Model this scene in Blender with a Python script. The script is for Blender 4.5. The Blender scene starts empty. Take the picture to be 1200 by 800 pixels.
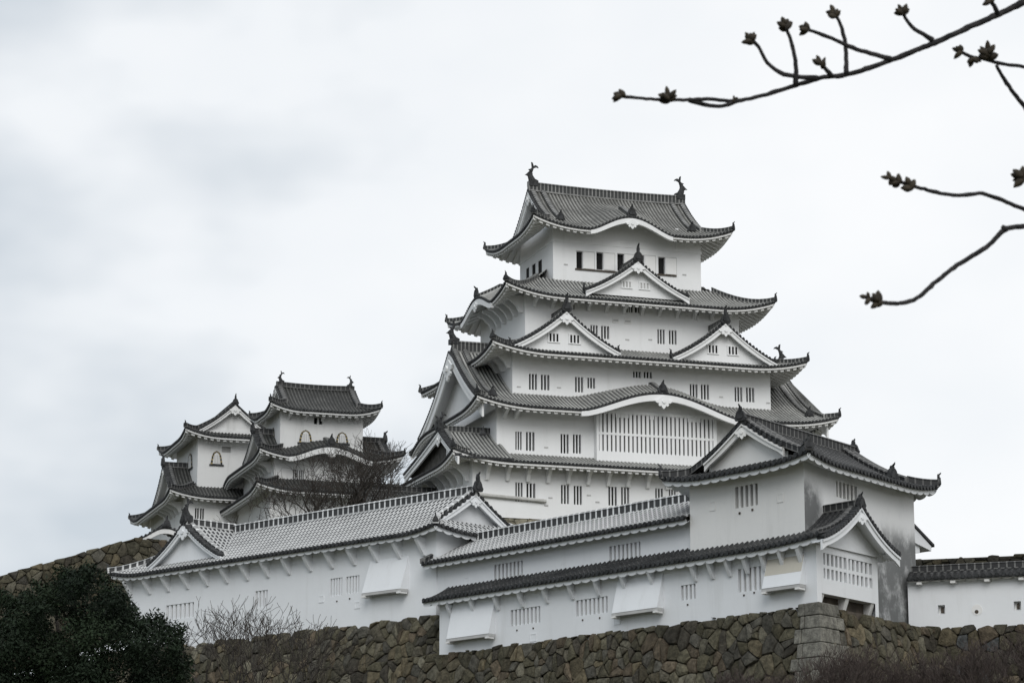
import bpy, math, random
from math import sin, cos, pi, radians, sqrt, atan2
random.seed(7)
S = bpy.context.scene
COL = S.collection

# ------------------------------------------------------------------ camera
F_PX, PITCH = 3000.0, radians(12.4)
cam = bpy.data.cameras.new('camera'); co = bpy.data.objects.new('camera', cam); COL.objects.link(co)
cam.sensor_width = 36; cam.lens = 36*F_PX/1200; cam.clip_start = .1; cam.clip_end = 6000
co.location = (0, 0, 0); co.rotation_euler = (pi/2+PITCH, 0, 0); S.camera = co
cam.dof.use_dof = True; cam.dof.focus_distance = 170; cam.dof.aperture_fstop = 26

# ------------------------------------------------------------------ overcast sky and soft sun
SUN_EL, SUN_AZ = radians(33), atan2(.02, -1)
wd = bpy.data.worlds.new('World'); S.world = wd; wd.use_nodes = True
n = wd.node_tree.nodes; l = wd.node_tree.links; n.clear()
sky = n.new('ShaderNodeTexSky'); sky.sky_type = 'NISHITA'; sky.sun_disc = False
sky.sun_elevation = SUN_EL; sky.sun_rotation = SUN_AZ
b1 = n.new('ShaderNodeBackground'); b1.inputs[1].default_value = .08; l.new(sky.outputs[0], b1.inputs[0])
tc = n.new('ShaderNodeTexCoord'); mp = n.new('ShaderNodeMapping'); mp.inputs['Scale'].default_value = (3.2, 3.2, 5.5); mp.inputs['Location'].default_value = (.9, .2, .35)
l.new(tc.outputs['Generated'], mp.inputs[0])
nz = n.new('ShaderNodeTexNoise'); nz.inputs['Scale'].default_value = 1.7; nz.inputs['Detail'].default_value = 4; nz.inputs['Roughness'].default_value = .5
l.new(mp.outputs[0], nz.inputs['Vector'])
gx = n.new('ShaderNodeVectorMath'); gx.operation = 'DOT_PRODUCT'; gx.inputs[1].default_value = (.9, 0, 0.25)
l.new(tc.outputs['Generated'], gx.inputs[0])
ad = n.new('ShaderNodeMath'); ad.operation = 'MULTIPLY_ADD'; ad.inputs[1].default_value = 1.0
l.new(gx.outputs['Value'], ad.inputs[0]); l.new(nz.outputs['Fac'], ad.inputs[2])
cr = n.new('ShaderNodeValToRGB'); e = cr.color_ramp.elements
e[0].position = .3; e[0].color = (.60, .655, .71, 1); e[1].position = .72; e[1].color = (.96, .97, .98, 1)
e2 = e.new(.5); e2.color = (.885, .91, .935, 1)
l.new(ad.outputs[0], cr.inputs[0])
b2 = n.new('ShaderNodeBackground'); b2.inputs[1].default_value = 1.0; l.new(cr.outputs[0], b2.inputs[0])
mx = n.new('ShaderNodeMixShader'); mx.inputs[0].default_value = .94
l.new(b1.outputs[0], mx.inputs[1]); l.new(b2.outputs[0], mx.inputs[2])
ow = n.new('ShaderNodeOutputWorld'); l.new(mx.outputs[0], ow.inputs[0])
sl = bpy.data.lights.new('sun', 'SUN'); sl.energy = 1.35; sl.angle = radians(35); sl.color = (1, .99, .97)
so = bpy.data.objects.new('sun', sl); COL.objects.link(so)
so.rotation_euler = (pi/2-SUN_EL, 0, -SUN_AZ + pi)   # refined below from a direction vector
from mathutils import Vector, Matrix
sdir = Vector((sin(SUN_AZ)*cos(SUN_EL), cos(SUN_AZ)*cos(SUN_EL), sin(SUN_EL)))
so.rotation_euler = sdir.to_track_quat('Z', 'Y').to_euler()
S.view_settings.view_transform = 'Standard'; S.view_settings.look = 'None'
S.view_settings.exposure = 0.07; S.view_settings.gamma = 1
S.cycles.max_bounces = 6; S.cycles.diffuse_bounces = 3

# ------------------------------------------------------------------ picture point -> ray, frames
def ray(px, py):
    u = (px-600)/F_PX; v = (400-py)/F_PX
    return (u, cos(PITCH)-v*sin(PITCH), sin(PITCH)+v*cos(PITCH))
def at(px, py, Y):
    r = ray(px, py); return tuple(c*Y/r[1] for c in r)
def dirn(deg): return (sin(radians(deg)), cos(radians(deg)))
class Frame:
    """plan frame: a along da, b along db, z up"""
    def __init__(s, O, da, db): s.O, s.da, s.db = O, da, db
    def w(s, a, b, z): return (s.O[0]+a*s.da[0]+b*s.db[0], s.O[1]+a*s.da[1]+b*s.db[1], s.O[2]+z)
    def swap(s): return Frame(s.O, s.db, s.da)
    def shift(s, a, b, z=0): return Frame(s.w(a, b, z), s.da, s.db)
    def hit(s, px, py, b=0):
        r = ray(px, py); ox = s.O[0]+b*s.db[0]; oy = s.O[1]+b*s.db[1]
        det = r[0]*(-s.da[1])+s.da[0]*r[1]
        t = (ox*(-s.da[1])+s.da[0]*oy)/det
        a = (t*r[0]-ox)/s.da[0] if abs(s.da[0]) > .1 else (t*r[1]-oy)/s.da[1]
        return a, t*r[2]-s.O[2]
    def rect(s, q, b=0):
        """pixel rectangle -> (u0,u1,z0,z1) on the vertical plane at b"""
        x0, y0, x1, y1 = q; xc, yc = (x0+x1)/2, (y0+y1)/2
        u = sorted((s.hit(x0, yc, b)[0], s.hit(x1, yc, b)[0]))
        z = sorted((s.hit(xc, y0, b)[1], s.hit(xc, y1, b)[1]))
        return (u[0], u[1], z[0], z[1])

# ------------------------------------------------------------------ materials
def newmat(name):
    m = bpy.data.materials.new(name); m.use_nodes = True
    t = m.node_tree; bs = t.nodes['Principled BSDF']
    return m, t, t.nodes, t.links, bs
def N(nodes, kind, **kw):
    x = nodes.new(kind)
    for k, v in kw.items(): setattr(x, k, v)
    return x
def M(t, op, a, b=None, c=None, clamp=False):
    x = t.nodes.new('ShaderNodeMath'); x.operation = op; x.use_clamp = clamp
    for i, v in enumerate((a, b, c)):
        if v is None: continue
        if isinstance(v, (int, float)): x.inputs[i].default_value = v
        else: t.links.new(v, x.inputs[i])
    return x.outputs[0]
def mixc(t, f, a, b):
    x = t.nodes.new('ShaderNodeMix'); x.data_type = 'RGBA'
    for i, v in ((0, f), (6, a), (7, b)):
        if isinstance(v, tuple): x.inputs[i].default_value = (*v, 1)
        elif isinstance(v, (int, float)): x.inputs[i].default_value = v
        else: t.links.new(v, x.inputs[i])
    return x.outputs[2]
def noise(t, scale, detail=4, rough=.55, vec=None, stretch=None):
    x = t.nodes.new('ShaderNodeTexNoise'); x.inputs['Scale'].default_value = scale
    x.inputs['Detail'].default_value = detail; x.inputs['Roughness'].default_value = rough
    if vec is None:
        g = t.nodes.new('ShaderNodeNewGeometry'); vec = g.outputs['Position']
    if stretch:
        mp = t.nodes.new('ShaderNodeMapping'); mp.inputs['Scale'].default_value = stretch
        t.links.new(vec, mp.inputs[0]); vec = mp.outputs[0]
    t.links.new(vec, x.inputs['Vector']); return x.outputs['Fac']
def ramp01(t, v, lo, hi):
    x = t.nodes.new('ShaderNodeMapRange'); x.interpolation_type = 'SMOOTHSTEP'
    t.links.new(v, x.inputs[0]); x.inputs[1].default_value = lo; x.inputs[2].default_value = hi
    return x.outputs[0]
def bump(t, bs, h, strength=.3, dist=.05):
    x = t.nodes.new('ShaderNodeBump'); x.inputs['Strength'].default_value = strength; x.inputs['Distance'].default_value = dist
    t.links.new(h, x.inputs['Height']); t.links.new(x.outputs[0], bs.inputs['Normal'])

def m_simple(name, c1, c2, scale=1.0, rough=.8, bstr=.2, bdist=.03, stretch=None):
    m, t, nn, ll, bs = newmat(name)
    f = ramp01(t, noise(t, scale, 5, .6, stretch=stretch), .35, .65)
    ll.new(mixc(t, f, c1, c2), bs.inputs['Base Color']); bs.inputs['Roughness'].default_value = rough
    bs.inputs['Specular IOR Level'].default_value = .25
    bump(t, bs, noise(t, scale*6, 4, .6), bstr, bdist)
    return m
def m_plaster(name, c, streak=.12, dirt=(.42, .42, .40), tint=.04):
    m, t, nn, ll, bs = newmat(name)
    big = ramp01(t, noise(t, .35, 4, .6), .3, .7)
    st = ramp01(t, noise(t, 1.0, 5, .65, stretch=(1.3, 1.3, .16)), .52, .78)
    fine = ramp01(t, noise(t, 2.2, 5, .7), .58, .8)
    base = mixc(t, big, c, tuple(x*(1-tint) for x in c))
    f = M(t, 'ADD', M(t, 'MULTIPLY', st, streak), M(t, 'MULTIPLY', fine, streak*.5), clamp=True)
    ll.new(mixc(t, f, base, dirt), bs.inputs['Base Color']); bs.inputs['Roughness'].default_value = .85
    bs.inputs['Specular IOR Level'].default_value = .2
    bump(t, bs, noise(t, 3.0, 4, .6), .12, .05)
    return m
def m_stained(name, c, dark=(.10, .105, .105)):
    """white plaster with grey weather stains low down and by the corner (attribute ruv = along, height)"""
    m, t, nn, ll, bs = newmat(name)
    at_ = nn.new('ShaderNodeAttribute'); at_.attribute_name = 'ruv'
    sp = nn.new('ShaderNodeSeparateXYZ'); ll.new(at_.outputs['Vector'], sp.inputs[0])
    u, z = sp.outputs[0], sp.outputs[1]
    nz1 = noise(t, .75, 5, .6, stretch=(1, 1, .8)); nz2 = noise(t, 2.2, 4, .6)
    band = M(t, 'MULTIPLY', ramp01(t, u, 5.2, 7.0), M(t, 'SUBTRACT', 1.0, ramp01(t, z, 2.8, 6.0)))
    cor = M(t, 'MULTIPLY', M(t, 'SUBTRACT', 1.0, ramp01(t, u, .3, 2.6)), M(t, 'SUBTRACT', 1.0, ramp01(t, z, 4.9, 7.0)))
    a = M(t, 'MAXIMUM', band, M(t, 'MULTIPLY', cor, .95))
    nz3 = noise(t, 7.0, 4, .7)
    mott = M(t, 'ADD', M(t, 'MULTIPLY', nz1, .62), M(t, 'ADD', M(t, 'MULTIPLY', nz2, .25), M(t, 'MULTIPLY', nz3, .13)))
    k = M(t, 'MULTIPLY', ramp01(t, a, .05, .6), ramp01(t, mott, .28, .56))
    k2 = M(t, 'MULTIPLY', ramp01(t, nz1, .45, .8), .14)
    k = M(t, 'MAXIMUM', M(t, 'MULTIPLY', k, .9), k2)
    ll.new(mixc(t, k, c, dark), bs.inputs['Base Color']); bs.inputs['Roughness'].default_value = .88
    bs.inputs['Specular IOR Level'].default_value = .2
    bump(t, bs, nz2, .12, .04)
    return m
def m_tile(name, dark, white, rib=.9, joint=.32, side=.5, jp=.33, patch=.25, gut=0.0, gj=.3, rw=.2):
    """kawara roof: round ribs (ruv.x integer = gutter, .5 = rib crest) with lime joints across (ruv.y metres)"""
    m, t, nn, ll, bs = newmat(name)
    a = nn.new('ShaderNodeAttribute'); a.attribute_name = 'ruv'
    sp = nn.new('ShaderNodeSeparateXYZ'); ll.new(a.outputs['Vector'], sp.inputs[0])
    d = M(t, 'ABSOLUTE', M(t, 'SUBTRACT', M(t, 'FRACT', sp.outputs[0]), .5))
    isr = M(t, 'SUBTRACT', 1.0, ramp01(t, d, rw, rw+.05))
    edge = M(t, 'MULTIPLY', ramp01(t, d, .15, .21), M(t, 'SUBTRACT', 1.0, ramp01(t, d, .27, .33)))
    jf = M(t, 'FRACT', M(t, 'DIVIDE', sp.outputs[1], jp))
    jt = M(t, 'SUBTRACT', 1.0, ramp01(t, jf, joint, joint+.1))
    nzb = noise(t, .5, 5, .65); nzf = noise(t, 5, 3, .6)
    w = M(t, 'MAXIMUM', M(t, 'MULTIPLY', M(t, 'MULTIPLY', isr, jt), rib), M(t, 'MULTIPLY', edge, side))
    if gut:
        jf2 = M(t, 'FRACT', M(t, 'ADD', M(t, 'DIVIDE', sp.outputs[1], jp), .5))
        jt2 = M(t, 'MULTIPLY', M(t, 'SUBTRACT', 1.0, ramp01(t, jf2, gj, gj+.08)), gut)
        w = M(t, 'MAXIMUM', w, jt2)
    wear = M(t, 'ADD', 1-patch, M(t, 'MULTIPLY', ramp01(t, M(t, 'ADD', M(t, 'MULTIPLY', nzb, .7), M(t, 'MULTIPLY', nzf, .3)), .38, .62), patch))
    w = M(t, 'MULTIPLY', w, wear, clamp=True)
    dk = mixc(t, ramp01(t, nzf, .3, .7), tuple(x*.7 for x in dark), tuple(x*1.25 for x in dark))
    ll.new(mixc(t, w, dk, white), bs.inputs['Base Color'])
    bs.inputs['Roughness'].default_value = .6; bs.inputs['Specular IOR Level'].default_value = .35
    return m
def m_ridge(name, dark, white, period=.42, bar=.35, top=.2):
    m, t, nn, ll, bs = newmat(name)
    a = nn.new('ShaderNodeAttribute'); a.attribute_name = 'ruv'
    sp = nn.new('ShaderNodeSeparateXYZ'); ll.new(a.outputs['Vector'], sp.inputs[0])
    fx = M(t, 'FRACT', M(t, 'DIVIDE', sp.outputs[0], period))
    b_ = M(t, 'LESS_THAN', fx, bar)
    tp = M(t, 'GREATER_THAN', sp.outputs[1], 1-top)
    bt = M(t, 'MULTIPLY', M(t, 'LESS_THAN', sp.outputs[1], .14), .8)
    w = M(t, 'MAXIMUM', M(t, 'MAXIMUM', M(t, 'MULTIPLY', b_, .95), M(t, 'MULTIPLY', tp, M(t, 'ADD', .45, M(t, 'MULTIPLY', b_, .5)))), bt)
    w = M(t, 'MULTIPLY', w, M(t, 'ADD', .55, M(t, 'MULTIPLY', ramp01(t, noise(t, 1.2, 4), .35, .6), .45)))
    ll.new(mixc(t, w, dark, white), bs.inputs['Base Color']); bs.inputs['Roughness'].default_value = .7
    return m
def m_attr(name, rough=.9, bs_=.5, bd=.08, var=.35, sc=2.2):
    m, t, nn, ll, bs = newmat(name)
    a = nn.new('ShaderNodeAttribute'); a.attribute_name = 'col'
    f = ramp01(t, noise(t, sc, 6, .65), .3, .72)
    dk = N(nn, 'ShaderNodeVectorMath', operation='SCALE'); ll.new(a.outputs['Color'], dk.inputs[0]); dk.inputs['Scale'].default_value = 1-var
    ll.new(mixc(t, f, dk.outputs[0], a.outputs['Color']), bs.inputs['Base Color'])
    bs.inputs['Roughness'].default_value = rough; bs.inputs['Specular IOR Level'].default_value = .2
    bump(t, bs, noise(t, sc*3, 5, .65), bs_, bd)
    return m

PL_KEEP = m_plaster('keep_plaster', (.80, .808, .81), .19)
PL_NEAR = m_plaster('white_plaster', (.765, .785, .805), .19)
PL_OLD = m_plaster('old_plaster', (.74, .74, .725), .24)
PL_EAVE = m_plaster('eave_plaster', (.76, .76, .75), .18)
PL_FAR = m_plaster('far_plaster', (.70, .705, .70), .35, (.3, .3, .29))
PL_STAIN = m_stained('stained_plaster', (.74, .75, .755))
PL_WARM = m_plaster('yellowed_plaster', (.52, .495, .43), .3, (.3, .27, .2))
TILE_KEEP = m_tile('keep_tile', (.060, .062, .060), (.50, .50, .475), rib=.80, joint=2, side=.45, jp=.36, patch=.45)
TILE_KTOP = m_tile('keep_top_tile', (.062, .062, .058), (.40, .40, .375), rib=.62, joint=2, side=.35, jp=.36, patch=.6)
TILE_WHITE = m_tile('limed_tile', (.042, .044, .047), (.56, .57, .57), rib=.90, joint=2, side=.0, jp=.42, patch=.2, gut=.9, gj=.30, rw=.17)
TILE_DARK = m_tile('weathered_tile', (.020, .021, .022), (.26, .26, .255), rib=.38, joint=.14, side=.20, jp=.36, patch=.85)
TILE_FAR = m_tile('old_far_tile', (.024, .025, .024), (.16, .16, .15), rib=.5, joint=2, side=.2, jp=.36, patch=.8)
RIDGE_K = m_ridge('keep_ridge', (.032, .034, .034), (.27, .27, .26), .32, .28, .12)
RIDGE_W = m_ridge('limed_ridge', (.035, .037, .038), (.74, .75, .75), .48, .27, .22)
RIDGE_D = m_ridge('dark_ridge', (.020, .021, .022), (.16, .16, .155), .4, .2, .1)
DARK = m_simple('dark_tile', (.018, .019, .020), (.045, .047, .049), 3.0, .6)
IRON = m_simple('dark_recess', (.010, .010, .011), (.018, .018, .018), 1.0, .9, 0)
GREYW = m_simple('shutter_plaster', (.42, .42, .415), (.50, .50, .49), 1.0, .9, 0)
WOOD = m_simple('dark_wood', (.05, .042, .034), (.09, .075, .06), 2.0, .8)
GOLD = m_simple('gilt_metal', (.24, .19, .09), (.34, .27, .12), 3.0, .45)
PIPE = m_simple('weathered_pipe', (.45, .45, .43), (.55, .55, .53), 2.0, .7)
STONE = m_attr('field_stone', .92, .9, .12, .6, 3.4)
SOIL = m_simple('stone_gap_soil', (.022, .020, .015), (.045, .04, .028), 1.5, 1.0)
BARK = m_simple('bark', (.045, .038, .033), (.10, .088, .078), 6.0, .9, .5, .02)
BARK_N = m_simple('cherry_bark', (.015, .015, .016), (.040, .037, .038), 60.0, .85, .6, .004)
BUD = m_simple('bud_scale', (.022, .018, .013), (.048, .038, .024), 120.0, .7, .3, .002)
LEAF = m_attr('leaf', .75, .0, .01, .4, 1.2)
GROUND = m_simple('earth_and_grass', (.035, .042, .02), (.085, .075, .045), .25, 1.0, .6, .2)

# ------------------------------------------------------------------ mesh builder and tags
WPOS = {}
class MB:
    def __init__(s): s.v = []; s.f = []; s.m = []; s.uv = {}; s.c = {}
    def vert(s, p, uv=None, c=None):
        s.v.append(tuple(p)); i = len(s.v)-1
        if uv is not None: s.uv[i] = uv
        if c is not None: s.c[i] = c
        return i
    def face(s, idx, m=0): s.f.append(tuple(idx)); s.m.append(m)
    def poly(s, pts, m=0, c=None): s.face([s.vert(p, None, c) for p in pts], m)
    def quadgrid(s, rows, m=0):
        for r0, r1 in zip(rows[:-1], rows[1:]):
            for i in range(len(r0)-1): s.face((r0[i], r0[i+1], r1[i+1], r1[i]), m)
    def hexa(s, p, m=0):
        """8 points: bottom ring 0-3, top ring 4-7"""
        i = [s.vert(q) for q in p]
        for f in ((0, 3, 2, 1), (4, 5, 6, 7), (0, 1, 5, 4), (1, 2, 6, 5), (2, 3, 7, 6), (3, 0, 4, 7)): s.face([i[k] for k in f], m)
    def fbox(s, fr, a0, a1, b0, b1, z0, z1, m=0):
        w = fr.w
        s.hexa([w(a0, b0, z0), w(a1, b0, z0), w(a1, b1, z0), w(a0, b1, z0), w(a0, b0, z1), w(a1, b0, z1), w(a1, b1, z1), w(a0, b1, z1)], m)
    def prism(s, pts, off, m=0):
        """closed outline extruded along off"""
        n_ = len(pts); a = [s.vert(p) for p in pts]; b = [s.vert((p[0]+off[0], p[1]+off[1], p[2]+off[2])) for p in pts]
        s.face(a, m); s.face(b[::-1], m)
        for i in range(n_): j = (i+1) % n_; s.face((a[i], a[j], b[j], b[i]), m)
    def tube(s, pts, rad, k=6, m=0, cap=True, c=None):
        rings = []
        up0 = Vector((.13, .37, .92))
        for i, p in enumerate(pts):
            p = Vector(p); q0 = Vector(pts[max(i-1, 0)]); q1 = Vector(pts[min(i+1, len(pts)-1)])
            t = (q1-q0); t = t.normalized() if t.length > 1e-9 else Vector((0, 0, 1))
            x = t.cross(up0)
            if x.length < .05: x = t.cross(Vector((1, 0, 0)))
            x.normalize(); y = t.cross(x); r = rad[i] if isinstance(rad, (list, tuple)) else rad
            rings.append([s.vert(p+x*r*cos(2*pi*j/k)+y*r*sin(2*pi*j/k), None, c) for j in range(k)])
        for r0, r1 in zip(rings[:-1], rings[1:]):
            for j in range(k): s.face((r0[j], r0[(j+1) % k], r1[(j+1) % k], r1[j]), m)
        if cap: s.face(rings[0][::-1], m); s.face(rings[-1], m)
    def build(s, name, mats, parent=None, loc=None, smooth=False):
        if not isinstance(mats, (list, tuple)): mats = [mats]
        if parent is not None: L = WPOS[parent.name]
        else: L = loc or (s.v[0] if s.v else (0, 0, 0))
        me = bpy.data.meshes.new(name)
        me.from_pydata([(x-L[0], y-L[1], z-L[2]) for x, y, z in s.v], [], s.f)
        for m in mats: me.materials.append(m)
        me.polygons.foreach_set('material_index', s.m)
        if smooth: me.polygons.foreach_set('use_smooth', [True]*len(s.f))
        if s.uv:
            at_ = me.attributes.new('ruv', 'FLOAT_VECTOR', 'POINT'); d = [0.0]*(3*len(s.v))
            for i, u in s.uv.items(): d[3*i] = u[0]; d[3*i+1] = u[1]
            at_.data.foreach_set('vector', d)
        if s.c:
            at_ = me.attributes.new('col', 'FLOAT_COLOR', 'POINT'); d = [1.0]*(4*len(s.v))
            for i, u in s.c.items(): d[4*i:4*i+3] = u
            at_.data.foreach_set('color', d)
        me.update()
        o = bpy.data.objects.new(name, me); COL.objects.link(o)
        if parent is not None: o.parent = parent
        else: o.location = L
        WPOS[o.name] = L
        return o
def tag(o, label=None, cat=None, group=None, kind=None):
    if label: o['label'] = label
    if cat: o['category'] = cat
    if group: o['group'] = group
    if kind: o['kind'] = kind
    return o
def thing(name, loc, label, cat, group=None):
    o = bpy.data.objects.new(name, None); COL.objects.link(o); o.location = loc; WPOS[o.name] = tuple(loc)
    o.empty_display_size = .5
    return tag(o, label, cat, group, 'thing')

# ------------------------------------------------------------------ roof builders
RIBS = ((0, 0), (.22, 0), (.30, .7), (.5, 1), (.70, .7), (.78, 0))
def tile_patch(mb, W, L, tmax, zf, pitch, r, nv, x0=0.0, lip=.12, disc=True, m=0, md=1, t0=0.0):
    n_ = max(1, round(L/pitch)); p = L/n_; cols = []; tops = []
    def col(x, uvx, h):
        T = max(tmax(min(max(x, 1e-4), x0+L-1e-4)), t0+.02); c = []
        for k in range(nv+1):
            t = t0+(T-t0)*k/nv
            c.append(mb.vert(W(x, t, zf(x, t)+h), (uvx, t)))
        c.insert(0, mb.vert(W(x, t0, zf(x, t0)-lip), (uvx, t0)))
        return c
    for i in range(n_):
        for ph, h in RIBS:
            cols.append(col(x0+(i+ph)*p, i+ph, h*r))
    cols.append(col(x0+L, n_, 0))
    for c0, c1 in zip(cols[:-1], cols[1:]):
        for k in range(nv+1):
            mb.face((c0[k], c1[k], c1[k+1], c0[k+1]), md if k == 0 else m)
    if disc:
        for i in range(n_):
            x = x0+(i+.5)*p; z = zf(x, t0)+.25*r; R = r*1.25
            ring0 = []; ring1 = []
            for j in range(8):
                an = 2*pi*j/8; ring0.append(mb.vert(W(x+R*cos(an), t0-.07, z+R*sin(an)), (i+.5, .9))); ring1.append(mb.vert(W(x+R*cos(an), t0+.1, z+R*sin(an)), (i+.5, .9)))
            mb.face(ring0, md)
            for j in range(8): mb.face((ring0[j], ring0[(j+1) % 8], ring1[(j+1) % 8], ring1[j]), md)
def eave_patch(mb, W, L, tlen, zf, mode, x0=0.0, drop=.12, fh=.22, A=.16, pitch=.55, back=.3, m=0):
    """white plastered underside: fascia, rafters (square) or rounded lime-coated rafters (wave)"""
    n_ = max(1, round(L/pitch)); p = L/n_; cols = []
    prof = ((0, 1), (.47, 1), (.5, 0), (.97, 0)) if mode == 'square' else ((0, 0), (.08, .45), (.2, .8), (.35, .97), (.5, 1), (.65, .97), (.8, .8), (.92, .45))
    for i in range(n_+1):
        for ph, h in prof:
            if i == n_ and ph > 0: break
            x = x0+(i+ph)*p; T = max(tlen(min(max(x, x0+1e-4), x0+L-1e-4)), .14); c = []
            def V(t, dz):
                t = min(t, T); c.append(mb.vert(W(x, t, zf(x, t)-drop+dz)))
            if mode == 'square':
                V(.06, 0); V(.06, -fh); V(.2, -fh); V(.2, -fh-A*h)
            else:
                V(.08, 0); V(.08, -fh*.35); V(.12, -fh*.35); V(.14, -fh-A*h)
            for k in (.35, .7, 1.0): V(T*k if T*k > back else back, -fh-A*h)
            cols.append(c)
    for c0, c1 in zip(cols[:-1], cols[1:]):
        for k in range(len(c0)-1): mb.face((c0[k], c1[k], c1[k+1], c0[k+1]), m)
def ridge_strip(mb, pts, w, h, m=0):
    rows = []; s = 0.0
    for i, p in enumerate(pts):
        q0 = pts[max(i-1, 0)]; q1 = pts[min(i+1, len(pts)-1)]
        dx, dy = q1[0]-q0[0], q1[1]-q0[1]; d = sqrt(dx*dx+dy*dy) or 1; nx, ny = -dy/d, dx/d
        if i: s += sqrt(sum((p[k]-pts[i-1][k])**2 for k in range(3)))
        rows.append([mb.vert((p[0]+nx*o*w, p[1]+ny*o*w, p[2]+z*h), (s, uvz)) for o, z, uvz in ((-.5, -.25, 0), (-.5, .72, .72), (-.62, .74, .8), (-.3, .95, .95), (0, 1.0, 1), (.3, .95, .95), (.62, .74, .8), (.5, .72, .72), (.5, -.25, 0))])
    mb.quadgrid(rows, m); mb.face(rows[0], m); mb.face(rows[-1][::-1], m)
def oni(root_part, pos, d, sc=.8, tall=1.0, mat=None):
    """ogre end tile: lobed dark plate with a knob on top, facing plan direction d"""
    mb = MB(); L = sqrt(d[0]**2+d[1]**2); d = (d[0]/L, d[1]/L); s_ = (-d[1], d[0])
    out = [(-.48, -.35), (-.58, -.1), (-.46, .12), (-.36, .42), (-.22, .58), (-.13, .62), (-.15, .62+.22*tall), (-.06, .72+.42*tall), (.06, .72+.42*tall), (.15, .62+.22*tall), (.13, .62), (.22, .58), (.36, .42), (.46, .12), (.58, -.1), (.48, -.35)]
    P = lambda u, v, k: (pos[0]+s_[0]*u*sc+d[0]*k*sc, pos[1]+s_[1]*u*sc+d[1]*k*sc, pos[2]+v*sc)
    mb.prism([P(u, v, -.14) for u, v in out], (d[0]*.26*sc, d[1]*.26*sc, 0))
    mb.prism([P(u*.55, v*.6+.05, .12) for u, v in out], (d[0]*.12*sc, d[1]*.12*sc, 0))
    mb.tube([P(0, .66+.42*tall, .05), P(0, .78+.42*tall, .22), P(0, .92+.42*tall, .30)], [.10*sc, .09*sc, .03*sc], 6)
    return mb.build('ridge_end_tile', mat or DARK, root_part)
def shachi(parent, pos, d, sc=1.0):
    """fish finial: head down on the ridge, tail curling up and in along plan direction d"""
    mb = MB(); L = sqrt(d[0]**2+d[1]**2); d = (d[0]/L, d[1]/L); s_ = (-d[1], d[0])
    P = lambda u, v, k=0: (pos[0]+d[0]*u*sc+s_[0]*k*sc, pos[1]+d[1]*u*sc+s_[1]*k*sc, pos[2]+v*sc)
    path = [(.10, -.1), (-.05, .2), (-.17, .5), (-.2, .8), (-.12, 1.1), (.03, 1.35), (.14, 1.5)]
    rad = [.36, .34, .29, .24, .19, .13, .07]
    mb.tube([P(u, v) for u, v in path], [r*sc for r in rad], 8)
    def fin(pts, th=.07): mb.prism([P(u, v, -th) for u, v in pts], (s_[0]*2*th*sc, s_[1]*2*th*sc, 0))
    fin([(-.02, 1.25), (-.06, 1.6), (-.10, 2.0), (.05, 1.93), (.14, 1.62), (.32, 1.72), (.56, 1.62), (.66, 1.44), (.44, 1.5), (.22, 1.40)])
    fin([(-.36, .45), (-.62, .62), (-.78, .62), (-.58, .78), (-.40, .98), (-.28, 1.05), (-.30, .75)])
    fin([(.26, -.15), (.62, -.05), (.60, .12), (.30, .25), (.1, .3)], .16)
    fin([(-.2, 1.1), (-.42, 1.22), (-.2, 1.3), (-.06, 1.35)])
    mb.fbox(Frame((pos[0], pos[1], pos[2]), d, s_), -.42*sc, .46*sc, -.36*sc, .36*sc, -.5*sc, .02)
    return mb.build('fish_finial', DARK, parent)
def bargeboard(mb, top, d, w, th, taper=.75, m=0, bell=True):
    """curved gable board following polyline top (apex in the middle), facing plan direction d"""
    n_ = len(top); rows = []
    for i, p in enumerate(top):
        f = abs(2*i/(n_-1)-1); ww = w*(taper+(1-taper)*(1-f)) + (w*.25*max(0, (f-.88)/.12) if bell else 0)
        rows.append([mb.vert((p[0]+d[0]*k, p[1]+d[1]*k, p[2]-q)) for k, q in ((0, .02), (th, .02), (th, ww), (0, ww), (0, .02))])
    mb.quadgrid(rows, m)
    mb.face(rows[0][:4], m); mb.face(rows[-1][:4][::-1], m)
    # second, stepped moulding under the edge
    rows = []
    for i, p in enumerate(top):
        rows.append([mb.vert((p[0]+d[0]*k, p[1]+d[1]*k, p[2]-q)) for k, q in ((th, .03), (th*1.6, .03), (th*1.6, w*.3), (th, w*.3))])
    mb.quadgrid(rows, m)
def gegyo(parent, pos, d, sc, mat):
    """carved pendant under a gable apex"""
    mb = MB(); s_ = (-d[1], d[0])
    half = [(0, -.72), (.12, -.62), (.20, -.45), (.34, -.52), (.46, -.40), (.40, -.25), (.60, -.24), (.78, -.05), (.55, .0), (.35, .12), (.15, .3)]
    out = half+[(-u, v) for u, v in half[::-1][:-1]]
    P = lambda u, v, k: (pos[0]+s_[0]*u*sc+d[0]*k, pos[1]+s_[1]*u*sc+d[1]*k, pos[2]+v*sc)
    mb.prism([P(u, v, 0) for u, v in out], (d[0]*.1*sc, d[1]*.1*sc, 0))
    mb.prism([P(.16*cos(k*pi/3), -.12+.16*sin(k*pi/3), .1*sc) for k in range(6)], (d[0]*.1*sc, d[1]*.1*sc, 0))
    return mb.build('gable_pendant', mat, parent)
def lift_fn(L, lift, lw):
    def f(x):
        e_ = min(x, L-x)
        return lift*(1-max(e_, 0)/lw)**2.2 if e_ < lw else 0.0
    return f
def kara(xc, hw, h):
    """undulating karahafu eave: swelling arch with reverse-curved shoulders"""
    def f(x):
        u = abs(x-xc)/hw
        return h*(.5+.5*cos(pi*u))**.72 if u < 1 else 0.0
    return f

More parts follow.
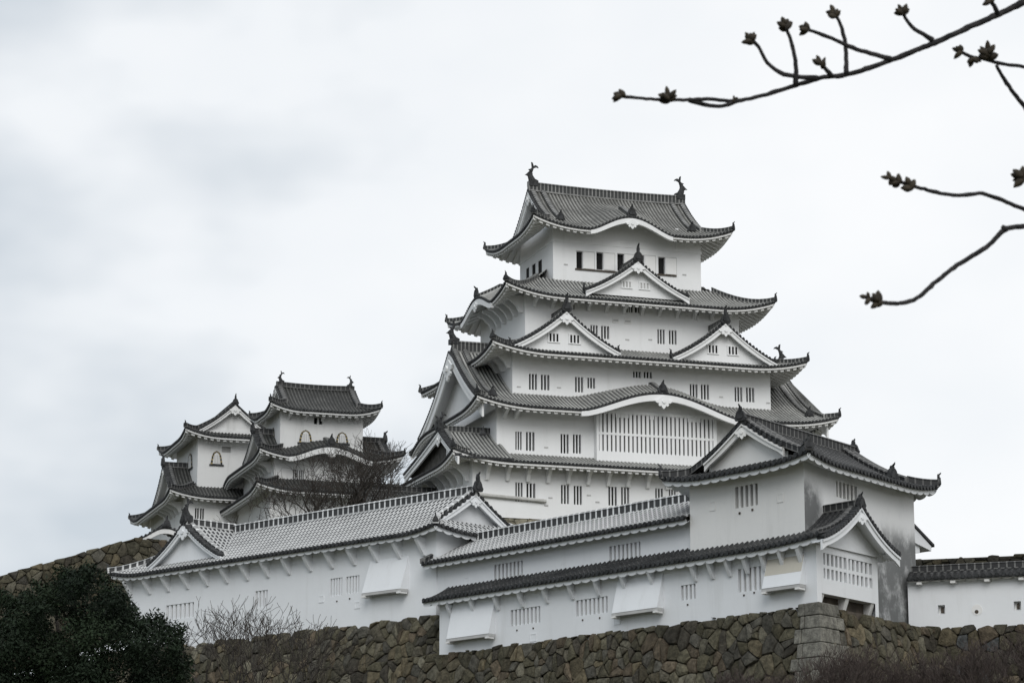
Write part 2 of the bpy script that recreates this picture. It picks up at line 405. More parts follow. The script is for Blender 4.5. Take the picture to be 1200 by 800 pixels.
def roof(root, fr, a0, a1, b0, b1, z, prof, mode='skirt', Tf=3, Ts=3, g0=1.5, g1=1.5, lift=.7, lw=5, ov=2.0,
         tile=None, ridge_m=None, eave_m=None, pitch=.3, r=.075, nv=8, style='square', bumps=None, name='tiled_roof',
         hipw=.36, hiph=.32, sides='fbwe', oni_sc=.8, kw=None, bump_fade=2.2, tile_sides=None, onis=True, fh=.17, A=.21, epitch=.56, lb=1.0):
    """fr plan frame; eave rectangle a0..a1, b0..b1 at height z; prof(t) rise over run t.
    mode skirt: four sides up to Tf/Ts;  irimoya: ridge along a, gables g0/g1 in from the ends."""
    La, Lb = a1-a0, b1-b0; w = fr.w; bumps = bumps or {}
    half = Lb/2
    def mk(side):
        L = La if side in 'fb' else Lb
        l0 = lift_fn(L, lift, lw); bf = bumps.get(side)
        lf = l0 if side == 'f' else ((lambda x: l0(x)*lb) if side == 'b' else (lambda x: l0(x)*(1 if x < L/2 else lb)))
        if mode == 'skirt': T = Tf if side in 'fb' else Ts
        else: T = half if side in 'fb' else (g0 if side == 'w' else g1)
        def zf(x, t):
            k = z+prof(t)+lf(x)*max(0, 1-t/max(3.0, lw*.7))
            if bf: k += bf(x)*(1 if t < ov else max(0, 1-(t-ov)/bump_fade))
            return k
        if mode == 'skirt': tm = lambda x: min(x, L-x, T)
        elif side in 'fb': tm = lambda x: (x if x < g0 else (L-x if x > L-g1 else T))
        else: tm = lambda x: min(x, L-x, T)
        if side == 'f': W = lambda x, t, zz: w(a0+x, b0+t, zz)
        elif side == 'b': W = lambda x, t, zz: w(a0+x, b1-t, zz)
        elif side == 'w': W = lambda x, t, zz: w(a0+t, b0+x, zz)
        else: W = lambda x, t, zz: w(a1-t, b0+x, zz)
        return L, T, zf, tm, W, bf
    SD = {s_: mk(s_) for s_ in sides}
    mb = MB(); me = MB()
    for s_, (L, T, zf, tm, W, bf) in SD.items():
        tile_patch(mb, W, L, tm, zf, pitch, r, nv)
        eave_patch(me, W, L, lambda x: min(tm(x), ov+.1), zf, style, fh=fh, A=A, pitch=epitch)
    tr = mb.build(name, [tile, DARK], root)
    eo = me.build('plastered_eave', eave_m, tr)
    # hip ridges
    L, T, zf, tm, W, bf = SD['f']
    mids = []; Tm = min(Tf, Ts) if mode == 'skirt' else None
    hips = []
    dirs = {'w': (-fr.da[0], -fr.da[1]), 'e': fr.da, 'f': (-fr.db[0], -fr.db[1]), 'b': fr.db}
    for (sx, sy) in ((0, 0), (1, 0), (0, 1), (1, 1)):
        if sy == 1 and 'b' not in sides: continue
        if sx == 0 and 'w' not in sides: continue
        if sx == 1 and 'e' not in sides: continue
        Te = Tm if Tm else (g0 if sx == 0 else g1)
        pts = []
        for k in range(9):
            t = -.05+(Te+.05)*k/8
            pts.append(w(a0+t if sx == 0 else a1-t, b0+t if sy == 0 else b1-t, (zf if sy == 0 else SD['b'][2])(max(t, 0), max(t, 0))+.06))
        mr = MB(); ridge_strip(mr, pts, hipw, hiph); mr.build('hip_ridge', ridge_m, tr)
        d = (dirs['w' if sx == 0 else 'e'][0]+dirs['f' if sy == 0 else 'b'][0], dirs['w' if sx == 0 else 'e'][1]+dirs['f' if sy == 0 else 'b'][1])
        if onis and (sy == 0 or lb > 0): hips.append(((pts[0][0], pts[0][1], pts[0][2]+.12), d))
    if mode != 'skirt':
        # verge and inner descending ridges, main ridge
        for sx in (0, 1):
            g = g0 if sx == 0 else g1
            if g >= half-.01: continue
            for sd in 'fb':
                if sd not in sides: continue
                for off, tend in ((0.12, g-.1), (1.0, min(1.7, half*.35))):
                    if off > .5 and half < 5: continue
                    pts = []
                    for k in range(9):
                        t = tend+(half-tend)*k/8; x = (g+off) if sx == 0 else La-g-off
                        pts.append(w(a0+x, b0+t if sd == 'f' else b1-t, zf(x, t)+.06))
                    mr = MB(); ridge_strip(mr, pts, hipw*.9, hiph*.9); mr.build('descending_ridge', ridge_m, tr)
                    if off > .5: mids.append(((pts[0][0], pts[0][1], pts[0][2]+.12), dirs[sd]))
    for p, d in hips: oni(tr, p, d, oni_sc*.55, .9)
    for p, d in mids: oni(tr, p, d, oni_sc*.85, .25)
    SD['tr'] = tr; SD['eo'] = eo
    SD['zridge'] = z+prof(half)
    return SD
def main_ridge(tr, p0, p1, w, h, mat, sag=0.0, lift=0.0):
    mb = MB(); pts = []
    for k in range(13):
        f = k/12; pts.append(tuple(p0[i]+(p1[i]-p0[i])*f for i in range(2))+(p0[2]+(p1[2]-p0[2])*f+lift*(2*f-1)**2,))
    ridge_strip(mb, pts, w, h); return mb.build('main_ridge', mat, tr)
def gable_end(tr, fr, sgn, xg, b_lo, b_hi, zfun, wallm, boardm, bw=.6, inset=.55, th=.16, n_=17, zbase=None, peg=.9):
    """triangular gable facing -da*sgn... at a=xg, between b_lo and b_hi; zfun(b) roof height"""
    d = (-fr.da[0]*sgn, -fr.da[1]*sgn); top = []; w = fr.w
    for k in range(n_):
        b = b_lo+(b_hi-b_lo)*k/(n_-1); top.append(w(xg, b, zfun(b)-.02))
    mb = MB(); bargeboard(mb, top, d, bw, th); bo = mb.build('bargeboard', boardm, tr)
    mb = MB(); zb = zbase if zbase is not None else zfun(b_lo)-.5
    top2 = [w(xg+inset*sgn, b_lo+(b_hi-b_lo)*k/(n_-1), zfun(b_lo+(b_hi-b_lo)*k/(n_-1))-.1) for k in range(n_)]
    for k in range(n_-1):
        p, q = top2[k], top2[k+1]
        mb.poly([(p[0], p[1], fr.O[2]+zb), (q[0], q[1], fr.O[2]+zb), q, p])
        mb.poly([(top[k][0], top[k][1], top[k][2]-.12), (top[k+1][0], top[k+1][1], top[k+1][2]-.12), (q[0], q[1], q[2]-.06), (p[0], p[1], p[2]-.06)])
    mb.build('gable_wall', wallm, tr)
    # dark verge tiles along the edge
    mb = MB()
    for k in range(n_-1):
        p, q = top[k], top[k+1]; L = sqrt(sum((p[i]-q[i])**2 for i in range(3))); m_ = max(1, round(L/.3))
        for j in range(m_):
            f = (j+.5)/m_; c = [p[i]+(q[i]-p[i])*f for i in range(3)]; R = .12
            ex = ((q[0]-p[0])/L, (q[1]-p[1])/L, (q[2]-p[2])/L)
            ring = [(c[0]+d[0]*(th+.12)+ex[0]*R*cos(an), c[1]+d[1]*(th+.12)+ex[1]*R*cos(an), c[2]+.1+ex[2]*R*cos(an)+R*sin(an)) for an in [2*pi*i/6 for i in range(6)]]
            mb.prism(ring, (-d[0]*.5, -d[1]*.5, 0))
    mb.build('verge_tiles', DARK, tr)
    ap = max(top, key=lambda p: p[2])
    if peg: gegyo(tr, (ap[0]+d[0]*(th+.02), ap[1]+d[1]*(th+.02), ap[2]-bw*.95), d, peg, boardm)
    return ap, d
def dormer(root, fr, xc, hw, bf, bb, zfoot, zap, tile, ridge_m, wallm, boardm, pitch=.3, r=.075, curve=.35, bw=.5, windows=(), win_h=.8, win_w=.75,
           ridge_h=.42, oni_sc=.75, peg=.8, name='gable_dormer', tall=1.6, wallz=None, d_over=.0, inset=.45, side_oni=True, hw2=None, zfoot2=None, wallm2=None, win_back=None):
    """triangular gable on a roof: faces -db, front at b=bf, ridge runs back to b=bb"""
    w = fr.w
    sh = lambda u: u*(1+curve)-curve*u*u
    mb = MB(); L = bb-bf
    HW = {-1: hw, 1: hw2 or hw}; ZF = {-1: zfoot, 1: zfoot2 if zfoot2 is not None else zfoot}
    for sg in (-1, 1):
        hw, zfoot = HW[sg], ZF[sg]; SL = sqrt(hw*hw+(zap-zfoot)**2)
        # x runs back along the ridge, t up the slope from the foot
        W = lambda x, t, zz, sg=sg, hw=hw, SL=SL: w(xc+sg*hw*(1-t/SL), bf+x, zz)
        zf = lambda x, t, zfoot=zfoot, SL=SL: zap-(zap-zfoot)*sh(1-t/SL)
        tile_patch(mb, W, L, lambda x, SL=SL: SL, zf, pitch, r, 8, disc=False)
    do = mb.build(name, [tile, DARK], root)
    top = []; n_ = 17
    for k in range(n_):
        u = 2*k/(n_-1)-1; hw, zfoot = HW[1 if u > 0 else -1], ZF[1 if u > 0 else -1]; top.append(w(xc+hw*u, bf, zap-(zap-zfoot)*sh(abs(u))-.02))
    d = (-fr.db[0], -fr.db[1])
    mb = MB(); bargeboard(mb, top, d, bw, .14); mb.build('bargeboard', boardm, do)
    zb = wallz if wallz is not None else min(ZF.values())-.1
    mb = MB()
    for k in range(n_-1):
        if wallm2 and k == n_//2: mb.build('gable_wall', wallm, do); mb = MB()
        p, q = top[k], top[k+1]; i_ = inset; p2 = (p[0]-d[0]*i_, p[1]-d[1]*i_); q2 = (q[0]-d[0]*i_, q[1]-d[1]*i_)
        mb.poly([(*p2, fr.O[2]+zb), (*q2, fr.O[2]+zb), (*q2, q[2]-.05), (*p2, p[2]-.05)])
        mb.poly([(p[0], p[1], p[2]-.12), (q[0], q[1], q[2]-.12), (*q2, q[2]-.10), (*p2, p[2]-.10)])
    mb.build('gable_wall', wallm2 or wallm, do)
    mb = MB()
    for k in range(n_-1):
        p, q = top[k], top[k+1]; LL = sqrt(sum((p[i]-q[i])**2 for i in range(3))); m_ = max(1, round(LL/.3))
        ex = [(q[i]-p[i])/LL for i in range(3)]
        for j in range(m_):
            f = (j+.5)/m_; c = [p[i]+(q[i]-p[i])*f for i in range(3)]; R = .12
            mb.prism([(c[0]+d[0]*.28+ex[0]*R*cos(an), c[1]+d[1]*.28+ex[1]*R*cos(an), c[2]+.1+ex[2]*R*cos(an)+R*sin(an)) for an in [2*pi*i/6 for i in range(6)]], (-d[0]*.5, -d[1]*.5, 0))
    mb.build('verge_tiles', DARK, do)
    for sg in (-1, 1):
        pts = []; mb = MB(); hw, zfoot = HW[sg], ZF[sg]
        for k in range(9):
            u = k/8*.97; pts.append(w(xc+sg*hw*u, bf+.38, zap-(zap-zfoot)*sh(u)+.06))
        ridge_strip(mb, pts, .3, .26); mb.build('verge_ridge', ridge_m, do)
    mb = MB()
    pts = [w(xc, bf-.15+(L+.15)*k/6, zap+.05) for k in range(7)]
    ridge_strip(mb, pts, .36, ridge_h); mb.build('ridge_tiles', ridge_m, do)
    p = w(xc, bf-.22, zap+.25); oni(do, p, d, oni_sc, tall)
    if side_oni:
        for sg in (-1, 1):
            oni(do, w(xc+sg*hw*1.0, bf+.36, zfoot+.2), (sg*fr.da[0], sg*fr.da[1]), oni_sc*.55)
    if peg: gegyo(do, (w(xc, bf-.17, 0)[0], w(xc, bf-.17, 0)[1], fr.O[2]+zap-bw*.98), d, peg, boardm)
    for wx, wz in windows:
        mb = MB(); b_ = bf+inset-.012
        mb.fbox(fr, xc+wx-win_w/2, xc+wx+win_w/2, b_-.01, b_+.1, wz-win_h/2, wz+win_h/2); wo = mb.build('window', win_back or IRON, do)
        mb = MB(); nb = 2
        for k in range(nb+2):
            xx = xc+wx-win_w/2+win_w*k/(nb+1); mb.fbox(fr, xx-.06, xx+.06, b_-.06, b_-.004, wz-win_h/2, wz+win_h/2)
        mb.fbox(fr, xc+wx-win_w/2-.08, xc+wx+win_w/2+.08, b_-.07, b_-.006, wz+win_h/2, wz+win_h/2+.09)
        mb.fbox(fr, xc+wx-win_w/2-.08, xc+wx+win_w/2+.08, b_-.07, b_-.006, wz-win_h/2-.09, wz-win_h/2)
        mb.build('window_bars', wallm, do)
    return do

# ------------------------------------------------------------------ walls with real openings
class Wall:
    """vertical plane: u along du from O, depth inward along dn"""
    def __init__(s, fr, kind, off, sgn=1):
        if kind == 'f': s.P = lambda u, z, d: fr.w(u, off+d*sgn, z); s.fr = Frame(fr.w(0, off, 0), fr.da, fr.db)
        else: s.P = lambda u, z, d: fr.w(off+d*sgn, u, z); s.fr = Frame(fr.w(off, 0, 0), fr.db, fr.da)
    def rect(s, q): return s.fr.rect(q, 0)
def wall_panel(mb, Wl, u0, u1, z0, z1, holes=(), depth=.28, m=0, uv=False):
    P = Wl.P; us = sorted({u0, u1, *[h[0] for h in holes], *[h[1] for h in holes]}); zs = sorted({z0, z1, *[h[2] for h in holes], *[h[3] for h in holes]})
    us = [u for u in us if u0 <= u <= u1]; zs = [q for q in zs if z0 <= q <= z1]
    V = lambda u, z, d: mb.vert(P(u, z, d), (u, z) if uv else None)
    for i in range(len(us)-1):
        for j in range(len(zs)-1):
            uc, zc = (us[i]+us[i+1])/2, (zs[j]+zs[j+1])/2
            if any(h[0] < uc < h[1] and h[2] < zc < h[3] for h in holes): continue
            mb.face([V(us[i], zs[j], 0), V(us[i+1], zs[j], 0), V(us[i+1], zs[j+1], 0), V(us[i], zs[j+1], 0)], m)
    for h in holes:
        c = [(h[0], h[2]), (h[1], h[2]), (h[1], h[3]), (h[0], h[3])]
        for k in range(4):
            (ua, za), (ub, zb) = c[k], c[(k+1) % 4]
            mb.face([V(ua, za, 0), V(ub, zb, 0), V(ub, zb, depth), V(ua, za, depth)], m)
def pbox(mb, Wl, u0, u1, z0, z1, d0, d1, m=0):
    P = Wl.P; mb.hexa([P(u0, z0, d0), P(u1, z0, d0), P(u1, z0, d1), P(u0, z0, d1), P(u0, z1, d0), P(u1, z1, d0), P(u1, z1, d1), P(u0, z1, d1)], m)
def window(parent, Wl, h, nb, back=IRON, barm=None, depth=.28, bw=.5, sill=False, rail=None, name='window'):
    """nb bars between nb+1 slots, set back in the opening"""
    mb = MB(); P = Wl.P; mb.poly([P(h[0], h[2], depth), P(h[1], h[2], depth), P(h[1], h[3], depth), P(h[0], h[3], depth)])
    wo = mb.build(name, back, parent)
    mb = MB(); W_ = h[1]-h[0]; slot = W_/(nb+(nb+1)*(1/bw-1)) if nb else 0
    # bars of width b, slots of width g
    b = W_*bw/max(nb+1, 1); g = (W_-nb*b)/(nb+1)
    for k in range(nb):
        u = h[0]+g*(k+1)+b*k; pbox(mb, Wl, u, u+b, h[2]-.01, h[3]+.01, .04, .15)
    if rail:
        for rz in rail: pbox(mb, Wl, h[0]-.01, h[1]+.01, rz-.08, rz+.08, .035, .155)
    if nb: mb.build('window_bars', barm, wo)
    if sill:
        mb = MB(); pbox(mb, Wl, h[0]-.1, h[1]+.1, h[2]-.1, h[2], -.06, .02); mb.build('window_sill', barm, wo)
    return wo
def loophole(parent, Wl, q, barm):
    mb = MB(); P = Wl.P; u0, u1, z0, z1 = q; t = .06
    for (a, b, c, d) in ((u0-t, u1+t, z1, z1+t), (u0-t, u1+t, z0-t, z0), (u0-t, u0, z0, z1), (u1, u1+t, z0, z1)): pbox(mb, Wl, a, b, c, d, -.03, .02)
    pbox(mb, Wl, u0, u1, z0, z1, -.012, .02)
    return mb.build('loophole', barm, parent)
def flap(parent, Wl, u0, u1, z0, z1, out, m, top=0.0, band=None):
    """plastered stone-drop box: slanted front, closed cheeks, timber rail with end blocks below"""
    mb = MB(); P = Wl.P
    o_ = (lambda f: -(top+(out-top)*f))
    mb.hexa([P(u0, z0, o_(1)), P(u1, z0, o_(1)), P(u1, z0, .02), P(u0, z0, .02), P(u0, z1, o_(0)-.01), P(u1, z1, o_(0)-.01), P(u1, z1, .02), P(u0, z1, .02)])
    fo = mb.build('stone_drop_box', m, parent)
    if band:
        f0, f1 = band; zz = lambda f: z1+(z0-z1)*f
        mb = MB(); mb.hexa([P(u0+.02, zz(f1), o_(f1)-.012), P(u1-.02, zz(f1), o_(f1)-.012), P(u1-.02, zz(f1), o_(f1)+.1), P(u0+.02, zz(f1), o_(f1)+.1), P(u0+.02, zz(f0), o_(f0)-.012), P(u1-.02, zz(f0), o_(f0)-.012), P(u1-.02, zz(f0), o_(f0)+.05), P(u0+.02, zz(f0), o_(f0)+.05)])
        mb.build('bare_plaster_patch', PL_WARM, fo)
    mb = MB(); pbox(mb, Wl, u0-.04, u1+.04, z0-.16, z0-.003, -out+.02, -.1); mb.build('bottom_rail', GREYW, fo)
    mb = MB(); pbox(mb, Wl, u0-.02, u0+.28, z0-.26, z0-.165, -out-.06, -.12); mb.build('end_block', PL_EAVE, fo); mb = MB(); pbox(mb, Wl, u1-.28, u1+.02, z0-.26, z0-.165, -out-.06, -.12); mb.build('end_block', PL_EAVE, fo)
    return fo
def bracket(parent, Wl, u, z1, reach, hgt, wd, m, plain=False):
    mb = MB(); P = Wl.P
    pr = [(0, 0), (reach, 0), (reach, -.22), (reach*.72, -.34), (reach*.38, -hgt*.6), (reach*.2, -hgt), (0, -hgt)]
    if plain: pr = [(0, 0), (reach, 0), (reach, -.16), (.14, -hgt), (0, -hgt)]
    a = [P(u-wd/2, z1+v, -k+.01) for k, v in pr]; b = P(u+wd/2, z1, 0); o = P(u-wd/2, z1, 0)
    mb.prism(a, (b[0]-o[0], b[1]-o[1], 0)); return mb.build('eave_bracket', m, parent)

# ================================================================== MAIN KEEP
KO = at(552, 606, 190); K = Frame(KO, dirn(90-18.5), dirn(-18.5))
keep = thing('castle_keep', K.w(14.6, 9, 0), 'tall white five-tiered main castle keep with layered grey tiled roofs, largest tower', 'castle keep')
CA, CB = 14.6, 9.1
levels = [  # a0,a1,b0,b1,z0,z1
    (0.1, 29.1, 0, 18.2, .12, 4.55), (2.4, 26.8, 1.2, 15.2, 4.6, 9.35), (4.0, 25.7, 2.2, 16, 9.2, 13.7), (5.45, 23.6, 3.4, 14.8, 13.6, 18.75), (8.35, 21.05, 5, 13.2, 18.6, 24.85)]
def storey(root, fr, lv, fholes=(), wholes=(), mat=PL_KEEP, name='storey_wall', nbs=2, back=IRON, bw=.42, extra=None, wdepth=.28):
    a0, a1, b0, b1, z0, z1 = lv
    mb = MB()
    Wf, Ww = Wall(fr, 'f', b0), Wall(fr, 's', a0)
    Wb, We = Wall(fr, 'f', b1, -1), Wall(fr, 's', a1, -1)
    wall_panel(mb, Wf, a0, a1, z0, z1, fholes); wall_panel(mb, Ww, b0, b1, z0, z1, wholes, wdepth)
    wall_panel(mb, Wb, a0, a1, z0, z1); wall_panel(mb, We, b0, b1, z0, z1)
    mb.poly([fr.w(a0, b0, z1), fr.w(a1, b0, z1), fr.w(a1, b1, z1), fr.w(a0, b1, z1)])
    if extra: extra(mb, Wf, Ww)
    so_ = mb.build(name, mat, root)
    for h in fholes: window(so_, Wf, h, nbs, back, mat, bw=bw)
    for h in wholes: window(so_, Ww, h, nbs, back, mat, bw=bw, depth=wdepth)
    return so_, Wf, Ww
def rects(fr, b, qs): return [fr.rect(q, b) for q in qs]
Wf1 = K
f1h = rects(K, 0, [(604, 565, 612.5, 587), (617, 566, 627.5, 587.5), (657.5, 568, 667, 590), (672.5, 569, 682, 591), (713, 570, 723, 592), (728, 570.5, 737.5, 592.5), (768, 572, 777, 594), (784, 573, 792, 595), (820, 574, 829, 596), (836, 575, 845, 597)])
f2h = rects(K, 1.2, [(604, 505.5, 611.5, 527), (616.5, 506, 626.5, 528), (657, 508.5, 666.5, 531), (671.5, 509, 681, 531)])
f3h = rects(K, 2.2, [(620, 438, 629.5, 456.5), (634, 439, 644, 457), (674, 441.5, 683.5, 459.5), (688.5, 442.5, 697.5, 455), (742, 435, 751, 442.5), (754.5, 435.5, 764, 443), (808.5, 450, 817.5, 466), (821.5, 450.5, 831, 468), (861, 453.5, 870, 470.5), (874.5, 454, 884, 471)])
f4h = rects(K, 3.4, [(692, 381, 700.5, 394), (704.5, 382, 714, 397), (770.5, 386, 779, 403), (784, 387, 793, 403.5)])
storey(keep, K, levels[0], f1h)
storey(keep, K, levels[1], f2h)
storey(keep, K, levels[2], f3h)
s4, W4, _ = storey(keep, K, levels[3], f4h, name='storey_wall')
for q in ((717.5, 372, 725, 378.5), (731.5, 373, 739.5, 379.5)):
    h = K.rect(q, 3.4); mb = MB(); pbox(mb, W4, h[0], h[1], h[2], h[3], -.05, .05); vo = mb.build('vent', PL_EAVE, s4)
    mb = MB(); zc = (h[2]+h[3])/2; pbox(mb, W4, h[0]+.06, h[1]-.06, zc-.1, zc+.06, -.062, -.04); mb.build('vent_slot', GREYW, vo)
for q, st_, b_ in (((733.5, 357.5, 741, 366), s4, 3.4), ((744, 358, 752.5, 366.5), s4, 3.4), ((812, 363, 818.5, 369), s4, 3.4), ((667, 357, 673, 362.5), s4, 3.4)):
    h = K.rect(q, b_); mb = MB(); pbox(mb, W4, h[0], h[1], h[2], h[3], -.012, .05); wo = mb.build('vent', IRON, st_)
    mb = MB()
    for k in (1, 2): u = h[0]+(h[1]-h[0])*k/3; pbox(mb, W4, u-.05, u+.05, h[2], h[3], -.06, -.014)
    mb.build('window_bars', PL_KEEP, wo)
# top storey: five dark openings with sliding white shutters between
def top_extra(mb, Wf, Ww):
    pbox(mb, Wf, 8.25, 21.15, 23.25, 23.45, -.035, .01)
    for u in (8.55, 11.75, 14.2, 16.6, 19.0): pbox(mb, Wf, u-.12, u+.12, 23.45, 25.2, -.028, .01)
    pbox(mb, Ww, 4.9, 13.3, 23.25, 23.45, -.035, .01)
t5 = [(675.5, 294.5, 683, 314.5), (699, 296, 707, 316), (723.5, 297.5, 731.5, 317.5), (747.5, 299, 755, 319), (771.5, 301.5, 779.5, 321)]
f5h = rects(K, 5, t5)
W5w = Wall(K, 's', 8.35)
w5h = [W5w.rect(q) for q in ((616.5, 314, 620, 327.5), (623.5, 309.5, 627.5, 325), (630.5, 305, 635, 322.5))]
s5, W5, W5s = storey(keep, K, levels[4], f5h, w5h, nbs=0, extra=top_extra, wdepth=.04)
SHW = m_plaster('shutter_white', (.80, .80, .79), .05)
for h in f5h:
    mb = MB(); pbox(mb, W5, h[1]+.06, h[1]+.95, h[2]+.02, h[3]-.02, -.05, .02); mb.build('sliding_shutter', SHW, s5)
    mb = MB(); pbox(mb, W5, h[1]+.95, h[1]+1.0, h[2]+.02, h[3]-.02, -.02, .02); pbox(mb, W5, h[0]-.02, h[1]+1.0, h[3], h[3]+.05, -.02, .02); mb.build('shutter_gap', GREYW, s5)
for h, q in ((f5h[0], f5h[2]), (f5h[4], f5h[4])):
    mb = MB(); pbox(mb, W5, h[0]-.12, q[1]+.95, h[2]-.14, h[2]-.02, -.10, .02); mb.build('window_rail', WOOD, s5)
mb = MB(); pbox(mb, W5s, w5h[2][0]-.1, w5h[0][1]+.1, min(h[2] for h in w5h)-.14, min(h[2] for h in w5h)-.02, -.08, .02)
mb.build('window_rail', WOOD, s5)

# lattice bay of the second storey
bay = (10.28, 20.3, .55, 1.6, 4.9, 8.98)
Wb_ = Wall(K, 'f', .55)
hb = Wb_.rect((702, 489, 836, 536)); hb = (hb[0], hb[1], 5.75, 8.75)
mb = MB(); wall_panel(mb, Wb_, bay[0], bay[1], bay[4], bay[5], [hb], .35)
for a, s_ in ((bay[0], 1), (bay[1], -1)): wall_panel(mb, Wall(K, 's', a, s_), .55, 1.25, bay[4], bay[5])
mb.fbox(K, bay[0]-.1, bay[1]+.1, .47, 1.1, 4.72, 4.9)
bo = mb.build('lattice_bay', PL_KEEP, keep)
mb = MB(); mb.poly([Wb_.P(hb[0], hb[2], .34), Wb_.P(hb[1], hb[2], .34), Wb_.P(hb[1], hb[3], .34), Wb_.P(hb[0], hb[3], .34)])
wo = mb.build('window', m_simple('lattice_gap', (.10, .10, .098), (.14, .14, .135), 1, .9, 0), bo)
mb = MB(); nb = 27
for k in range(nb):
    u = hb[0]+(hb[1]-hb[0])*(k+.5)/nb; b_ = (hb[1]-hb[0])/nb*.31
    top = hb[3]+.01-(.32 if k in (4, 5, 6, 12, 21, 22, 23) else 0)
    pbox(mb, Wb_, u-b_, u+b_, hb[2]-.01, hb[3]+.01, .05, .18)
    if top < hb[3]-.1: pbox(mb, Wb_, u-(hb[1]-hb[0])/nb*.49, u+(hb[1]-hb[0])/nb*.49, top, hb[3]+.01, .03, .04+.1)
zm = hb[2]+(hb[3]-hb[2])*.46; pbox(mb, Wb_, hb[0]-.01, hb[1]+.01, zm-.09, zm+.09, .03, .2)
mb.build('window_bars', PL_KEEP, wo)

P_ = lambda s_, c_: (lambda t: s_*t+c_*t*t)
# roofs, lowest first
R1 = roof(keep, K, -1.95, 31.1, -1.75, 19.9, 4.15, P_(.30, .022), 'skirt', 3.0, 4.4, lift=.75, lw=5, ov=2.0, tile=TILE_KEEP, ridge_m=RIDGE_K, eave_m=PL_EAVE)
R2 = roof(keep, K, .15, 30.1, -1.0, 16.9, 8.55, P_(.40, .0295), 'irimoya', lb=-1.5, g0=.75, g1=.75, lift=.72, lw=5, ov=2.2, tile=TILE_KEEP, ridge_m=RIDGE_K, eave_m=PL_EAVE,
          bumps={'f': kara(15.05, 6.6, 1.7)}, nv=16, bump_fade=3.0)
R3 = roof(keep, K, 1.7, 27.95, 0, 19.3, 13.1, P_(.32, .02), 'skirt', 3.5, 3.9, lb=.2, lift=.72, lw=5, ov=2.2, tile=TILE_KEEP, ridge_m=RIDGE_K, eave_m=PL_EAVE)
R4 = roof(keep, K, 3.2, 25.85, 1.3, 16.8, 17.95, P_(.42, .045), 'skirt', 3.8, 5.2, lift=.85, lw=5, ov=2.2, tile=TILE_KEEP, ridge_m=RIDGE_K, eave_m=PL_EAVE,
          bumps={'w': kara(7.75, 4.0, 1.15)}, bump_fade=1.3)
R5 = roof(keep, K, 6.0, 23.0, 2.9, 15.2, 24.0, P_(.42, .0495), 'irimoya', g0=1.85, g1=1.85, lift=.85, lw=4.5, ov=2.1, tile=TILE_KTOP, ridge_m=RIDGE_K, eave_m=PL_EAVE,
          bumps={'f': kara(8.3, 3.5, 1.25)}, nv=14, bump_fade=3.2)
# karahafu boards, pendants and infill
def kara_board(RR, key, xc, hw, bw, tr, peg, fr, infill_t, mat, n_=25, ztop=None):
    L, T, zf, tm, W, bf = RR[key]; mb = MB(); rows = []
    for k in range(n_):
        x = xc-hw+2*hw*k/(n_-1); zt = zf(x, 0)-.13; b = bw*(.75+.25*(1-abs(2*k/(n_-1)-1)))
        rows.append([mb.vert(W(x, t, zt-q)) for t, q in ((-.02, 0), (-.02, b), (.25, b), (.25, 0), (-.02, 0))])
    mb.quadgrid(rows); mb.face(rows[0][:4]); mb.face(rows[-1][:4])
    mb.build('wave_gable_board', mat, tr)
    mb = MB()
    for k in range(n_-1):
        xa, xb = [xc-hw+2*hw*q/(n_-1) for q in (k, k+1)]
        mb.poly([W(xa, infill_t, zf(xa, 99)*0+ztop), W(xb, infill_t, ztop), W(xb, infill_t, zf(xb, infill_t)-.2), W(xa, infill_t, zf(xa, infill_t)-.2)])
    mb.build('arch_infill', mat, tr)
    p = W(xc, -.03, zf(xc, 0)-.13-bw*.9); d0 = W(xc, -1, 0); d1 = W(xc, 0, 0); d = (d0[0]-d1[0], d0[1]-d1[1])
    if peg: gegyo(tr, p, d, peg, mat)
    p = W(xc, .05, zf(xc, 0)+.28); oni(tr, p, d, .72, .3)
    mb = MB(); pts = [W(xc, t, zf(xc, t)+.05) for t in (0, .5, 1.0, 1.5, 2.0, 2.6)]; ridge_strip(mb, pts, .34, .3); mb.build('ridge_tiles', RIDGE_K, tr)
kara_board(R2, 'f', 15.05, 6.7, .5, R2['tr'], .95, K, 1.62, PL_KEEP, ztop=8.7)
kara_board(R5, 'f', 8.3, 3.5, .42, R5['tr'], .75, K, 2.07, PL_KEEP, ztop=23.9)
kara_board(R4, 'w', 7.75, 4.0, .5, R4['tr'], .8, K, 2.2, PL_KEEP, ztop=17.9)
# gables, ridges and fish of top roof and great roof
zr5 = R5['zridge']; zf5 = R5['f'][2]
for sg, xg in ((1, 6.0+1.85), (-1, 23.0-1.85)):
    gable_end(R5['tr'], K, sg, xg, 2.9+1.75, 15.2-1.75, lambda b: 24.0+P_(.42, .0495)(min(b-2.9, 15.2-b)), PL_KEEP, PL_KEEP, bw=.65, inset=.6)
main_ridge(R5['tr'], K.w(7.65, 9.05, zr5), K.w(21.35, 9.05, zr5), .46, .68, RIDGE_K, lift=.12)
shachi(R5['tr'], K.w(8.0, 9.05, zr5+.8), K.da, .82); shachi(R5['tr'], K.w(21.0, 9.05, zr5+.8), (-K.da[0], -K.da[1]), .82)
zr2 = R2['zridge']; p2 = P_(.40, .0295)
for sg, xg in ((1, .15+.75), (-1, 30.1-.75)):
    gable_end(R2['tr'], K, sg, xg, -1+.7, 16.9-.3, lambda b: 8.55+p2(min(b+1.0, 16.9-b)), PL_KEEP, PL_KEEP, bw=1.15, inset=.9, peg=1.7)
main_ridge(R2['tr'], K.w(.9, 7.95, zr2), K.w(6, 7.95, zr2), .5, .8, RIDGE_K)
main_ridge(R2['tr'], K.w(29.4, 7.95, zr2), K.w(24, 7.95, zr2), .5, .8, RIDGE_K)
